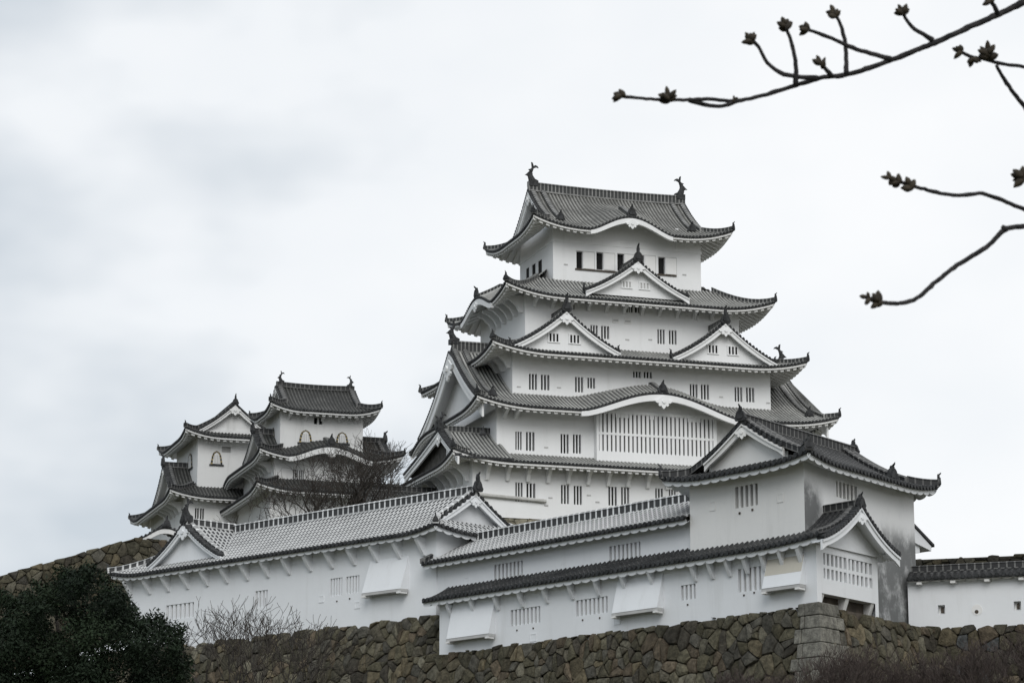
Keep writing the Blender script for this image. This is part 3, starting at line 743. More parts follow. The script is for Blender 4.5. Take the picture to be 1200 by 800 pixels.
shachi(R2['tr'], K.w(1.0, 7.95, zr2+.85), K.da, .8); shachi(R2['tr'], K.w(29.2, 7.95, zr2+.85), (-K.da[0], -K.da[1]), .8)
# dormers
dormer(keep, K, 14.25, 4.35, 1.75, 5.4, 18.62, 21.3, TILE_KEEP, RIDGE_K, PL_KEEP, PL_KEEP, windows=((-.75, 19.45), (.75, 19.45)), bw=.5, win_h=.45, win_w=.8, tall=1.5, win_back=GREYW)
for xc in (7.8, 21.1):
    dormer(keep, K, xc, 4.45, .5, 3.9, 13.5, 16.5, TILE_KEEP, RIDGE_K, PL_KEEP, PL_KEEP, windows=((-.85, 14.45), (.85, 14.45)), bw=.55, win_h=.62, win_w=.85, tall=1.5)
Kw = K.swap()   # dormer facing west: front at a, centred on b
dormer(keep, Kw, 3.0, 4.8, -1.5, 2.8, 4.3, 7.0, TILE_KEEP, RIDGE_K, PL_KEEP, PL_KEEP, bw=.6, peg=.9, tall=.8, hw2=9.4, zfoot2=5.0, curve=.15, wallm2=m_simple('dark_gable_half', (.05, .048, .043), (.10, .096, .088), 1.5, .9))  # far half of this gable wall takes a darker colour
shachi(R1['tr'], Kw.w(3.0, -1.4, 7.4), K.da, .55)
# brackets under the lowest eaves, corner struts
W1 = Wall(K, 'f', 0); W1w = Wall(K, 's', .1)
for k in range(18): bracket(keep, W1, 1.2+k*1.62, 4.15, 1.25, 1.25, .26, PL_KEEP)
for k in range(6): bracket(keep, W1w, 1.0+k*1.62, 4.2, 1.3, 1.3, .3, PL_KEEP)
W3w, W4w = Wall(K, 's', 4.0), Wall(K, 's', 5.45)
for k in range(6): bracket(keep, W4w, 4.0+k*1.4, 18.3, 1.5, 1.3, .3, PL_KEEP)
for k in range(12): bracket(keep, W4, 6.2+k*1.5, 18.15, 1.0, .8, .24, PL_KEEP)
for k in range(3): bracket(keep, W3w, 2.7+k*1.4, 13.5, 1.5, 1.3, .3, PL_KEEP)
W2f = Wall(K, 'f', 1.2)
for u in (3.0, 3.9, 25.2, 26.2): bracket(keep, W2f, u, 8.7, 1.2, .8, .26, PL_KEEP)
mb = MB(); mb.tube([K.w(.6, -.16, 1.75), K.w(5.6, -.16, 1.52), K.w(5.9, -.16, 1.5)], .15, 8)
mb.build('drain_pipe', PIPE, keep)
# small dashes: gun loops on the walls
for i, (b_, q) in enumerate([(0, (640, 592)), (0, (700, 588)), (0, (690, 580)), (0, (645, 583)), (1.2, (640, 524)), (1.2, (590, 527)), (2.2, (608, 453)), (2.2, (655, 454)), (2.2, (845, 465)), (2.2, (900, 472)), (3.4, (735, 398)), (3.4, (762, 398)), (5, (663, 310)), (5, (802, 322))]):
    a, zz = K.hit(*q, b_); mb = MB(); mb.fbox(K, a-.16, a+.16, b_-.04, b_+.05, zz-.05, zz+.05); mb.build('gun_loop', GREYW, keep)

# ================================================================== NEAR GALLERY, TURRET (frame E: a left along the wall, b into the building)
dL, dR = dirn(-37.7), dirn(35.4)
EO = at(958, 709, 118); E = Frame(EO, dL, dR)
NEARK = dict(tile=TILE_DARK, ridge_m=RIDGE_D, eave_m=PL_NEAR)
gal = thing('lower_gallery', E.w(14, 1.5, 0), 'long low white gallery at the front with dark tiled lean-to roof and gabled right end', 'gallery')
WE = Wall(E, 'f', 0); WEe = Wall(E, 's', 0)
eh = [WE.rect(q) for q in ((598.5, 712, 633, 731), (675, 700.5, 712, 719.5), (798, 684.5, 815, 702), (865, 664.5, 892, 692))]
mb = MB(); wall_panel(mb, WE, 0, 29.6, -.3, 3.0, eh, .22)
wall_panel(mb, Wall(E, 's', 29.6, -1), 0, 4, -.3, 3.0)
gw = mb.build('front_wall', PL_NEAR, gal)
for h, nb in zip(eh, (7, 7, 3, 4)): window(gw, WE, h, nb, GREYW, PL_NEAR, .16, .55)
for q in ((531, 702, 580.5, 746), (724.5, 674, 777.5, 716), (900, 648, 944, 688)):
    h = WE.rect(q); flap(gal, WE, h[0], h[1], h[2], h[3], .62, PL_NEAR, band=(.12, .62) if q[0] == 900 else None)
for q in ((622, 743, 628, 750), (720.5, 722, 726.5, 730)):
    h = WE.rect(q); loophole(gw, WE, h, PL_NEAR)
for q in ((606, 738), (625, 735.5), (683, 726), (703, 723.5), (806, 708), (872, 697), (884, 694)):
    a, zz = E.hit(*q, 0); mb = MB(); mb.fbox(E, a-.045, a+.045, -.04, .05, zz-.04, zz+.04); mb.build('gun_loop', WOOD, gw)
# gabled end wall: jutting bay over a stone-drop opening
zgE = lambda b: 2.92+.25*(b+.8)+.065*(b+.8)**2 if b <= 3.1 else 2.92+.25*(7.0-b)+.065*(7.0-b)**2
he = [WEe.rect((965, 647, 992, 673)), WEe.rect((994.5, 654, 1022, 681))]
zt = (max(h[3] for h in he), min(h[2] for h in he))
he = [(h[0], h[1], 1.33, 2.52) for h in he]
mb = MB(); wall_panel(mb, WEe, 0.0, 6.1, .62, 2.9, he, .25)
for k in range(12):
    b0, b1 = 6.1*k/12, 6.1*(k+1)/12
    mb.poly([E.w(0, b0, 2.9), E.w(0, b1, 2.9), E.w(0, b1, zgE(b1)-.1), E.w(0, b0, zgE(b0)-.1)])
wall_panel(mb, WEe, 0.0, .45, -.3, .62); wall_panel(mb, WEe, 5.75, 6.1, -.3, .62)
mb.poly([E.w(0, .45, .62), E.w(0, 5.75, .62), E.w(.7, 5.75, .62), E.w(.7, .45, .62)])
mb.poly([E.w(.7, .45, -.3), E.w(.7, 5.75, -.3), E.w(.7, 5.75, .62), E.w(.7, .45, .62)])
wall_panel(mb, Wall(E, 'f', 6.1, -1), 0, 1.75, -.3, 3.2)
ge = mb.build('end_wall', PL_NEAR, gal)
for h in he: window(ge, WEe, h, 5, GREYW, PL_NEAR, .22, .5, rail=[1.9])
for k in (.62, 3.05, 5.6): mb = MB(); w = E.w; mb.hexa([w(.45, k-.16, -.25), w(.69, k-.16, -.25), w(.69, k+.16, -.25), w(.45, k+.16, -.25), w(.05, k-.16, .615), w(.69, k-.16, .615), w(.69, k+.16, .615), w(.05, k+.16, .615)]); mb.build('opening_strut', PL_OLD, ge)
mb = MB(); mb.fbox(E, .05, .66, .46, 5.74, -.28, .02); mb.fbox(E, .60, .69, .46, 5.74, .03, .60); mb.build('drop_opening', WOOD, ge)  # dark panels put the shade inside the opening into the colour
# roof
pE = lambda t: .25*t+.065*t*t
mb = MB(); me = MB()
liftE = lambda x: .25*max(0, 1-x/5)**2
zfE = lambda x, t: 2.92+pE(t)+liftE(x)*max(0, 1-t/3)
W = lambda x, t, zz: E.w(-.85+x, -.8+t, zz)
tile_patch(mb, W, 31.3, lambda x: 3.9 if x < 2.35 else (1.96 if x < 10.5 else 2.34), zfE, .36, .095, 7)
eave_patch(me, W, 31.3, lambda x: .85, zfE, 'wave', fh=.14, A=.12, pitch=.72, back=.14)
W2 = lambda x, t, zz: E.w(-.85+x, 7.0-t, zz)
tile_patch(mb, W2, 2.6, lambda x: 3.9, zfE, .36, .095, 7); eave_patch(me, W2, 2.6, lambda x: .9, zfE, 'wave', fh=.14, A=.12, pitch=.72, back=.14)
ro = mb.build('tiled_roof', [TILE_DARK, DARK], gal); me.build('plastered_eave', PL_NEAR, ro)
gable_end(ro, E, 1, -.83, -.78, 6.98, lambda b: zgE(b), PL_NEAR, PL_NEAR, bw=.5, inset=.7, th=.12, zbase=2.85, peg=.55)
main_ridge(ro, E.w(-.75, 3.1, 4.9), E.w(1.44, 3.1, 4.9), .36, .34, RIDGE_D); oni(ro, E.w(-.95, 3.1, 5.0), (-dL[0], -dL[1]), .55, .3)
for s_ in (0, 1):
    mb = MB(); pts = [E.w(-.45, (-.7 if s_ == 0 else 6.9)+(1 if s_ == 0 else -1)*3.8*k/8, zfE(.4, 3.8*k/8)+.08) for k in range(9)]; ridge_strip(mb, pts, .3, .22); mb.build('verge_ridge', RIDGE_D, ro)
for a in [.9+1.24*k for k in range(7)]+[11.5+2.12*k for k in range(9)]: bracket(gal, WE, a, 2.82, .62, .9, .2, PL_NEAR, True)

# upper gallery behind it
ug = thing('upper_gallery', E.w(20, 4, 4), 'narrow white upper gallery with lime-striped tiled roof running up to the corner turret', 'gallery')
DB = 1.5; WD = Wall(E, 'f', DB)
dh = [WD.rect(q) for q in ((579, 659, 612.5, 681), (714, 637, 750.5, 658))]
mb = MB(); wall_panel(mb, WD, 9.3, 31.6, 3.0, 5.35, dh, .22); wall_panel(mb, Wall(E, 's', 31.6, -1), DB, 6.7, 3.0, 5.5)
uw = mb.build('front_wall', PL_NEAR, ug)
for h, nb in zip(dh, (7, 7)): window(uw, WD, h, nb, GREYW, PL_NEAR, .16, .55)
for q in ((545, 677, 549, 684), (658, 660, 662, 667)): loophole(uw, WD, WD.rect(q), PL_NEAR)
pD = lambda t: .40*t+.012*t*t
zD = (E.hit(808, 607, .6)[1]+E.hit(498, 658, .6)[1])/2; zfD = lambda x, t: zD+pD(t)
mb = MB(); me = MB(); W = lambda x, t, zz: E.w(9.55+x, .6+t, zz)
tile_patch(mb, W, 22.45, lambda x: 3.5, zfD, .36, .095, 7); eave_patch(me, W, 22.45, lambda x: .95, zfD, 'wave', fh=.14, A=.12, pitch=.72, back=.14)
W2 = lambda x, t, zz: E.w(9.55+x, 7.6-t, zz); tile_patch(mb, W2, 22.45, lambda x: 3.5, zfD, .36, .095, 4)
ro = mb.build('tiled_roof', [TILE_WHITE, DARK], ug); me.build('plastered_eave', PL_NEAR, ro)
main_ridge(ro, E.w(9.62, 4.1, zD+1.53), E.w(31.9, 4.1, zD+1.53), .4, .5, RIDGE_W)
mb = MB(); ridge_strip(mb, [E.w(31.85, .55+3.5*k/6, zfD(0, 3.5*k/6)+.06) for k in range(7)], .34, .26); mb.build('verge_ridge', RIDGE_D, ro)

# corner turret
TU = thing('corner_turret', E.w(5.8, 7, 0), 'two-faced white corner turret with dark weathered hip-and-gable roof and stained right wall', 'turret')
T = Frame(EO, dR, dL)     # a along the right face, b along the front face
WTf, WTr = Wall(T, 's', 1.1), Wall(T, 'f', 1.45)
tfh = [WTf.rect((861.5, 568, 888, 593.5))]; trh = [WTr.rect((980, 566.5, 1004.5, 585))]
mb = MB(); wall_panel(mb, WTf, 1.45, 9.6, 2.5, 7.15, tfh, .25, 0, True); mb2 = MB(); wall_panel(mb2, WTr, 1.1, 12.6, -.4, 7.15, trh, .25, 0, True)
wall_panel(mb, Wall(T, 'f', 9.6, -1), 1.1, 12.6, 2.5, 7.15); wall_panel(mb2, Wall(T, 's', 12.6, -1), 1.45, 9.6, -.4, 7.15)
tw = mb.build('front_wall', PL_OLD, TU)
for i, u in mb2.uv.items(): mb2.uv[i] = (u[0]-1.1, u[1])
tw2 = mb2.build('side_wall', PL_STAIN, TU); tag(tw2, 'grey-stained right wall of the turret')
window(tw, WTf, tfh[0], 4, GREYW, PL_OLD, .22, .45); window(tw2, WTr, trh[0], 5, GREYW, PL_OLD, .22, .45)
for q in ((832.5, 588.5, 837.5, 597), (911.5, 579, 917, 587)): loophole(tw, WTf, WTf.rect(q), PL_OLD)
for q in ((867, 601), (882, 597)):
    b, zz = WTf.fr.hit(*q, 0); mb = MB(); mb.fbox(T, 1.05, 1.15, b-.06, b+.06, zz-.05, zz+.05); mb.build('gun_loop', WOOD, tw)
pT = P_(.31, .034)
RT = roof(TU, T, .0, 13.5, .3, 10.8, 6.98, pT, 'irimoya', g0=1.15, g1=1.3, lift=.35, lw=3.5, ov=1.2, pitch=.36, r=.1, nv=10, style='wave', oni_sc=.8, hipw=.4, hiph=.34, fh=.14, A=.12, epitch=.72, **NEARK)
zrT = RT['zridge']
for sg, xg in ((1, 1.15), (-1, 13.5-1.3)):
    ap, d = gable_end(RT['tr'], T, sg, xg, 2.75, 10.8-2.4, lambda b: 6.98+pT(min(b-.3, 10.8-b)), PL_OLD, PL_OLD, bw=.42, inset=.35, zbase=7.3, peg=.55)
main_ridge(RT['tr'], T.w(.95, 5.55, zrT), T.w(12.4, 5.55, zrT), .42, .5, RIDGE_D)
oni(RT['tr'], T.w(.8, 5.55, zrT+.25), (-dR[0], -dR[1]), .55, .6); oni(RT['tr'], T.w(12.5, 5.55, zrT+.25), dR, .6, .5)
# hood on the turret's far side
mb = MB(); hz = 4.55; q = T.w
mb.hexa([q(12.6, 1.55, hz), q(14.6, 1.55, hz-.25), q(14.6, 3.3, hz-.25), q(12.6, 3.3, hz), q(12.6, 1.55, hz+.8), q(14.6, 1.55, hz), q(14.6, 3.3, hz), q(12.6, 3.3, hz+.8)])
mb.hexa([q(12.6, 1.7, hz-.6), q(13.5, 1.7, hz-.42), q(13.5, 3.1, hz-.42), q(12.6, 3.1, hz-.6), q(12.6, 1.7, hz-.003), q(13.5, 1.7, hz-.12), q(13.5, 3.1, hz-.12), q(12.6, 3.1, hz-.003)])
ho = mb.build('window_hood', PL_NEAR, TU)
mb = MB(); mb.hexa([q(12.6, 1.47, hz+.82), q(14.85, 1.47, hz-.02), q(14.85, 3.4, hz-.02), q(12.6, 3.4, hz+.82), q(12.6, 1.47, hz+.96), q(14.85, 1.47, hz+.12), q(14.85, 3.4, hz+.12), q(12.6, 3.4, hz+.96)])
mb.build('hood_tiles', DARK, ho)

# ================================================================== LEFT GALLERY
CO = at(511, 720, 144); C = Frame(CO, dirn(-44.3), dirn(45.7))
LG = thing('left_gallery', C.w(14, 3, 0), 'long white gallery on the left with bright lime-gridded tiled roof and a front gable', 'gallery')
WC = Wall(C, 'f', 0)
ch = [WC.rect(q) for q in ((194.5, 707, 227, 724.5), (299, 691.5, 313.5, 711), (387, 677, 401, 697.5), (405.5, 674.5, 421, 694.5))]
mb = MB(); wall_panel(mb, WC, 0, 29.2, -1.2, 5.0, ch, .22); wall_panel(mb, Wall(C, 's', 0), 0, 7.2, -1.2, 5.2); wall_panel(mb, Wall(C, 's', 29.2, -1), 0, 7.2, -1.2, 5.2); wall_panel(mb, Wall(C, 'f', 7.2, -1), 0, 29.2, -1.2, 5.0)
cw = mb.build('front_wall', PL_NEAR, LG)
for h, nb in zip(ch, (6, 3, 4, 4)): window(cw, WC, h, nb, GREYW, PL_NEAR, .16, .55)
h = WC.rect((434, 654, 479, 693)); flap(LG, WC, h[0], h[1], h[2], h[3], .65, PL_NEAR)
for q in ((374.5, 698.5, 379, 704.5), (416.5, 705.5, 421, 711.5)): loophole(cw, WC, WC.rect(q), PL_NEAR)
for q in ((395, 704), (410, 701)):
    a, zz = C.hit(*q, 0); mb = MB(); mb.fbox(C, a-.045, a+.045, -.04, .05, zz-.04, zz+.04); mb.build('gun_loop', WOOD, cw)
pC = P_(.50, .022)
RC = roof(LG, C, -1.0, 30.2, -1.0, 8.2, 4.62, pC, 'irimoya', g0=1.75, g1=4.6, lift=.38, lw=3.5, ov=1.05, tile=TILE_WHITE, ridge_m=RIDGE_W, eave_m=PL_NEAR, pitch=.36, r=.095, nv=8, style='wave', oni_sc=.6, hipw=.36, hiph=.3, fh=.14, A=.12, epitch=.72)
zrC = RC['zridge']
gable_end(RC['tr'], C, 1, -1.0+1.75, -1+1.75, 8.2-1.75, lambda b: 4.62+pC(min(b+1, 8.2-b)), PL_NEAR, PL_NEAR, bw=.45, inset=.4, th=.12, peg=.6)
main_ridge(RC['tr'], C.w(.55, 3.6, zrC), C.w(25.5, 3.6, zrC), .42, .5, RIDGE_W); oni(RC['tr'], C.w(.4, 3.6, zrC+.3), (-C.da[0], -C.da[1]), .65, 1.2)
dr = dormer(LG, C, 23.1, 3.75, -.25, 3.6, 5.15, 7.5, TILE_WHITE, RIDGE_W, PL_NEAR, PL_NEAR, pitch=.36, r=.095, bw=.38, inset=.3, peg=.9, oni_sc=.55, tall=1.0, side_oni=False)
shachi(dr, C.w(23.1, -.15, 8.0), (C.db[0], C.db[1]), .62)
for k in range(15): bracket(LG, WC, 1.0+k*2.0, 4.45, .72, 1.0, .22, PL_NEAR, True)

# ================================================================== RIGHT PARAPET WALL
Wo = at(1071, 735, 128); WR = Frame(Wo, dirn(112), dirn(22))     # a runs right
pw = thing('parapet_wall', WR.w(4, .4, 0), 'low white parapet wall on the right with dark tiled coping and loopholes', 'wall')
WW = Wall(WR, 'f', 0)
lh = [WW.rect(q) for q in ((1099, 708.5, 1107.5, 719), (1188, 704, 1196.5, 714.5))]
mb = MB(); wall_panel(mb, WW, -.25, 14, -.3, 2.25, lh, .3); wall_panel(mb, Wall(WR, 'f', .7, -1), -.25, 14, -.3, 2.25)
wo_ = mb.build('wall_face', PL_NEAR, pw)
for h in lh:
    mb = MB(); mb.poly([WW.P(h[0], h[2], .28), WW.P(h[1], h[2], .28), WW.P(h[1], h[3], .28), WW.P(h[0], h[3], .28)]); lo = mb.build('loophole', PL_OLD, pw)
    mb = MB(); uc, zc = (h[0]+h[1])/2, (h[2]+h[3])/2; pbox(mb, WW, uc-.07, uc+.07, zc-.14, zc+.14, .2, .27); mb.build('loophole_slot', WOOD, lo)
a, zz = WR.hit(1145, 714, 0); mb = MB(); ring = []
for k in range(20): ring.append((a+.27*cos(2*pi*k/20), zz+.27*sin(2*pi*k/20)))
mb.prism([WW.P(u, v, -.02) for u, v in ring], tuple(x*.05 for x in (*WR.db, 0))); lo = mb.build('loophole', PL_EAVE, pw)
mb = MB(); mb.prism([WW.P(a-.02+.1*cos(2*pi*k/10), zz-.1+.1*sin(2*pi*k/10), -.03) for k in range(10)], tuple(x*.04 for x in (*WR.db, 0))); mb.build('loophole_slot', WOOD, lo)
mb = MB(); me = MB(); zfW = lambda x, t: 2.38+.55*t
for s_ in (0, 1):
    W = (lambda x, t, z_: WR.w(-.2+x, -.5+t, z_)) if s_ == 0 else (lambda x, t, z_: WR.w(-.2+x, 1.2-t, z_))
    tile_patch(mb, W, 14.2, lambda x: .85, zfW, .34, .09, 3)
    eave_patch(me, W, 14.2, lambda x: .5, zfW, 'wave', fh=.08, A=.06, pitch=.6, back=.14)
co_ = mb.build('tiled_coping', [TILE_DARK, DARK], pw); me.build('plastered_eave', PL_OLD, co_)
main_ridge(co_, WR.w(-.1, .35, 2.84), WR.w(14, .35, 2.84), .36, .3, RIDGE_D)
for k in range(8): mb = MB(); mb.fbox(WR, .3+k*1.7, .55+k*1.7, -.42, -.01, 2.10, 2.24); mb.build('eave_block', PL_OLD, co_)

# ================================================================== SMALL KEEPS
def bell_window(parent, fr, kind, off, q, barm):
    Wl = Wall(fr, kind, off); u0, u1, z0, z1 = Wl.rect(q) if len(q) == 4 and q[0] > 50 else q
    uc = (u0+u1)/2; hw = (u1-u0)/2; H = z1-z0
    def shape(s): return [(uc+hw*x*s, z0+H*y*(1 if s >= 1 else .84)) for x, y in ((-1.12, 0), (-1, .3), (-.88, .6), (-.62, .84), (-.3, .93), (0, 1), (.3, .93), (.62, .84), (.88, .6), (1, .3), (1.12, 0))]
    off3 = [Wl.P(0, 0, 1)[i]-Wl.P(0, 0, 0)[i] for i in range(3)]
    mb = MB(); mb.prism([Wl.P(u, v, -.06) for u, v in shape(1.0)], tuple(x*.1 for x in off3)); wo = mb.build('bell_window', DARK, parent)
    mb = MB(); outl = shape(1.0); inl = shape(.68)
    I_ = [mb.vert(Wl.P(*q_, -.068)) for q_ in inl]; J_ = [mb.vert(Wl.P(*q_, -.068)) for q_ in shape(.64)]
    for k in range(len(outl)-1):
        a, b, c, d = outl[k], outl[k+1], inl[k], inl[k+1]; f = .45
        e1 = (a[0]+(b[0]-a[0])*f, a[1]+(b[1]-a[1])*f); e2 = (c[0]+(d[0]-c[0])*f, c[1]+(d[1]-c[1])*f)
        mb.face((mb.vert(Wl.P(*a, -.068)), mb.vert(Wl.P(*e1, -.068)), mb.vert(Wl.P(*e2, -.068)), I_[k])); mb.face((I_[k], I_[k+1], J_[k+1], J_[k]))
    mb.build('gilt_fitting', GOLD, wo)
    mb = MB(); mb.prism([Wl.P(u, v+.05, -.075) for u, v in shape(.66)], tuple(x*.03 for x in off3)); mb.build('shutter_panel', barm, wo)
    mb = MB()
    for k in (-.45, -.15, .15, .45): pbox(mb, Wl, uc+hw*k-.035, uc+hw*k+.035, z0+.1, z0+H*.68, -.09, -.076)
    mb.build('window_bars', GREYW, wo)
    mb = MB(); pbox(mb, Wl, uc-hw*1.35, uc+hw*1.35, z0-.12, z0-.003, -.12, .02); mb.build('window_sill', DARK, wo)
FARK = dict(tile=TILE_FAR, ridge_m=RIDGE_D, eave_m=PL_FAR)
BO_ = at(328, 525, 212); B = Frame(BO_, dirn(71.5), dirn(-18.5))
sk = thing('small_keep', B.w(3.6, 3, -4), 'small white keep with bell windows and wavy front gable, nearer of two left towers', 'small keep')
st3, Wq, Wqw = storey(sk, B, (0, 7.2, 0, 5.2, -.8, 3.7), [B.rect((368, 489, 378, 497), 0)], mat=PL_FAR, nbs=1)
for q in ((351, 503.5, 365, 518.5), (394, 506, 407.5, 519.5)): bell_window(st3, B, 'f', 0, q, PL_FAR)
bell_window(st3, B, 's', 0, (2.0, 3.0, 1.0, 2.2), PL_FAR)
pB = P_(.42, .066)
RB = roof(sk, B, -1.15, 8.4, -1.3, 6.5, 3.15, pB, 'irimoya', g0=1.5, g1=1.5, lift=.6, lw=3, ov=1.35, nv=10, hipw=.4, oni_sc=.6, **FARK)
for sg, xg in ((1, .35), (-1, 6.9)): gable_end(RB['tr'], B, sg, xg, .1, 5.1, lambda b: 3.15+pB(min(b+1.3, 6.5-b)), PL_FAR, PL_FAR, bw=.4, inset=.4, peg=.5)
zb = RB['zridge']; main_ridge(RB['tr'], B.w(.2, 2.6, zb), B.w(7.05, 2.6, zb), .4, .38, RIDGE_D, lift=.1)
shachi(RB['tr'], B.w(.6, 2.6, zb+.48), B.da, .46); shachi(RB['tr'], B.w(6.7, 2.6, zb+.48), (-B.da[0], -B.da[1]), .46)
pB2 = P_(.35, .05)
storey(sk, B, (-.6, 8.4, -.6, 11, -4.2, -.48), [B.rect((343.5, 550, 349, 563), -.6), B.rect((350.5, 550.5, 356, 563.5), -.6)], mat=PL_FAR, nbs=2)
RB2 = roof(sk, B, -2.2, 10.2, -2.2, 13.4, -1.0, pB2, 'skirt', 2.5, 2.6, lb=-2.4, lift=.65, lw=4, ov=1.7, bumps={'f': kara(6.1, 3.6, 1.05)}, hipw=.4, oni_sc=.6, **FARK)
kara_board(RB2, 'f', 6.1, 3.6, .5, RB2['tr'], .7, B, 1.6, PL_FAR, ztop=-1.1)
dormer(sk, B.swap(), 2.4, 3.6, -1.6, .6, -.6, 1.6, TILE_FAR, RIDGE_D, PL_FAR, PL_FAR, bw=.35, peg=0, tall=.5, side_oni=False)
dormer(sk, Frame(B.w(8.4, 0, 0), (-B.db[0], -B.db[1]), (-B.da[0], -B.da[1])), -2.4, 3.2, -1.2, 1.0, -.6, 1.4, TILE_FAR, RIDGE_D, PL_FAR, PL_FAR, bw=.35, peg=0, tall=.5, side_oni=False)
storey(sk, B, (-1.1, 13.2, -1.4, 13.5, -9.5, -3.4), [], mat=PL_FAR)
roof(sk, B, -2.6, 14.6, -3.0, 15.6, -3.95, P_(.38, .06), 'skirt', 2.5, 2.2, lb=-1.6, lift=.6, lw=4, ov=1.6, hipw=.4, oni_sc=.5, **FARK)
Wx = Wall(B, 's', -.6)
for k in range(6): bracket(sk, Wx, .6+k*1.3, -1.1, 1.2, .9, .24, PL_FAR)
Wx = Wall(B, 'f', 0)
for k in range(5): bracket(sk, Wx, .7+k*1.45, 3.0, .8, .5, .2, PL_FAR)

AO = at(231, 565, 222); A = Frame(AO, dirn(71.5), dirn(-18.5))
nk = thing('small_keep', A.w(3, 4, -4), 'leftmost white keep tower with a gable facing front and gilt bell windows', 'small keep')
st3, Wq, Wqw = storey(nk, A, (0, 6.3, 0, 9.6, -1, 4.8), [A.rect((260, 523, 270.5, 530), 0)], mat=PL_FAR, nbs=0, back=GREYW)
for q in ((247.5, 528, 260, 544), (288, 531, 300, 546)): bell_window(st3, A, 'f', 0, q, PL_FAR)
bell_window(st3, A, 's', 0, Wall(A, 's', 0).rect((220.5, 531, 225.5, 549)), PL_FAR)
At = A.swap()   # roof frame with the ridge running back
pA = P_(.38, .064)
RA = roof(nk, At, -1.3, 11.2, -1.4, 7.7, 4.0, pA, 'irimoya', g0=1.05, g1=1.5, lift=.65, lw=3.5, ov=1.4, nv=10, hipw=.4, oni_sc=.6, **FARK)
gable_end(RA['tr'], At, 1, -.25, -.3, 6.6, lambda b: 4.0+pA(min(b+1.4, 7.7-b)), PL_FAR, PL_FAR, bw=.42, inset=.45, peg=.8)
gable_end(RA['tr'], At, -1, 9.7, .1, 6.2, lambda b: 4.0+pA(min(b+1.4, 7.7-b)), PL_FAR, PL_FAR, bw=.42, inset=.45, peg=.8)
za = RA['zridge']; main_ridge(RA['tr'], At.w(-.4, 3.15, za), At.w(9.9, 3.15, za), .4, .36, RIDGE_D)
oni(RA['tr'], At.w(-.5, 3.15, za+.2), (-A.db[0], -A.db[1]), .55, 1.2)
storey(nk, A, (-1.2, 7.5, -.9, 15, -7, -.95), [A.rect((228.5, 595, 233, 608.5), -.9), A.rect((234.5, 595.5, 239, 609), -.9)], mat=PL_FAR, nbs=1)
roof(nk, A, -2.8, 8.7, -2.2, 17.2, -1.55, P_(.42, .05), 'skirt', 2.4, 3.0, lift=.6, lw=4, ov=1.6, hipw=.4, oni_sc=.6, **FARK)
dormer(nk, At, 3.9, 4.6, -2.1, .3, -1.2, 1.9, TILE_FAR, RIDGE_D, PL_FAR, PL_FAR, bw=.45, peg=.7, tall=.8, side_oni=False, windows=((0, -.1),), win_h=.7)
Wx = Wall(A, 's', -1.2)
for k in range(5): bracket(nk, Wx, .6+k*1.5, -1.7, 1.2, .9, .24, PL_FAR)

# small wavy-roofed gate in front of the left tower
go_ = at(192, 640, 190); G = Frame(go_, dirn(71.5), dirn(-18.5))
gt = thing('small_gate', G.w(0, 1, 0), 'small gate roof with rounded gable behind the left gallery end', 'gate')
mb = MB(); mb.fbox(G, -1.2, 1.4, .4, 2.4, -3, .5); mb.build('gate_wall', PL_FAR, gt)
mb = MB(); kz = kara(2.0, 1.9, .95)
tile_patch(mb, lambda x, t, zz: G.w(-1.9+x, -.3+t, zz), 4.0, lambda x: 3.4, lambda x, t: .45+kz(x)+.08*abs(x-2.0), .3, .07, 3)
gr = mb.build('tiled_roof', [TILE_FAR, DARK], gt)
mb = MB(); rows = []
for k in range(21):
    x = 4.0*k/20; zz = .45+kz(x)+.08*abs(x-2.0)-.12; rows.append([mb.vert(G.w(-1.9+x, q, zz-v)) for q, v in ((-.28, 0), (-.28, .34), (-.05, .34), (-.05, 0))])
mb.quadgrid(rows); mb.build('wave_gable_board', PL_FAR, gr)
mb = MB(); ridge_strip(mb, [G.w(.1, -.3+3.4*k/4, 1.42) for k in range(5)], .36, .4); mb.build('ridge_tiles', RIDGE_D, gr)
oni(gr, G.w(.1, -.4, 1.6), (-G.db[0], -G.db[1]), .55, .8)

cc = thing('connecting_corridor', K.w(-7, 8, 0), 'dark low tiled corridor roof linking the small keep to the main keep', 'corridor')
mb = MB(); mb.fbox(K, -6.3, .05, 5, 11, -9, 1.5); mb.build('corridor_wall', PL_FAR, cc)
mb = MB(); me = MB(); zfc = lambda x, t: 1.15+.42*t+.012*t*t
for s_ in (0, 1):
    W = (lambda x, t, zz: K.w(-6.8+x, 4+t, zz)) if s_ == 0 else (lambda x, t, zz: K.w(-6.8+x, 12-t, zz))
    tile_patch(mb, W, 6.8, lambda x: 4.0, zfc, .3, .08, 5); eave_patch(me, W, 6.8, lambda x: 1.05, zfc, 'square')
cr_ = mb.build('tiled_roof', [TILE_FAR, DARK], cc); me.build('plastered_eave', PL_FAR, cr_)
main_ridge(cr_, K.w(-6.8, 8, 3.05), K.w(.05, 8, 3.05), .4, .4, RIDGE_D)

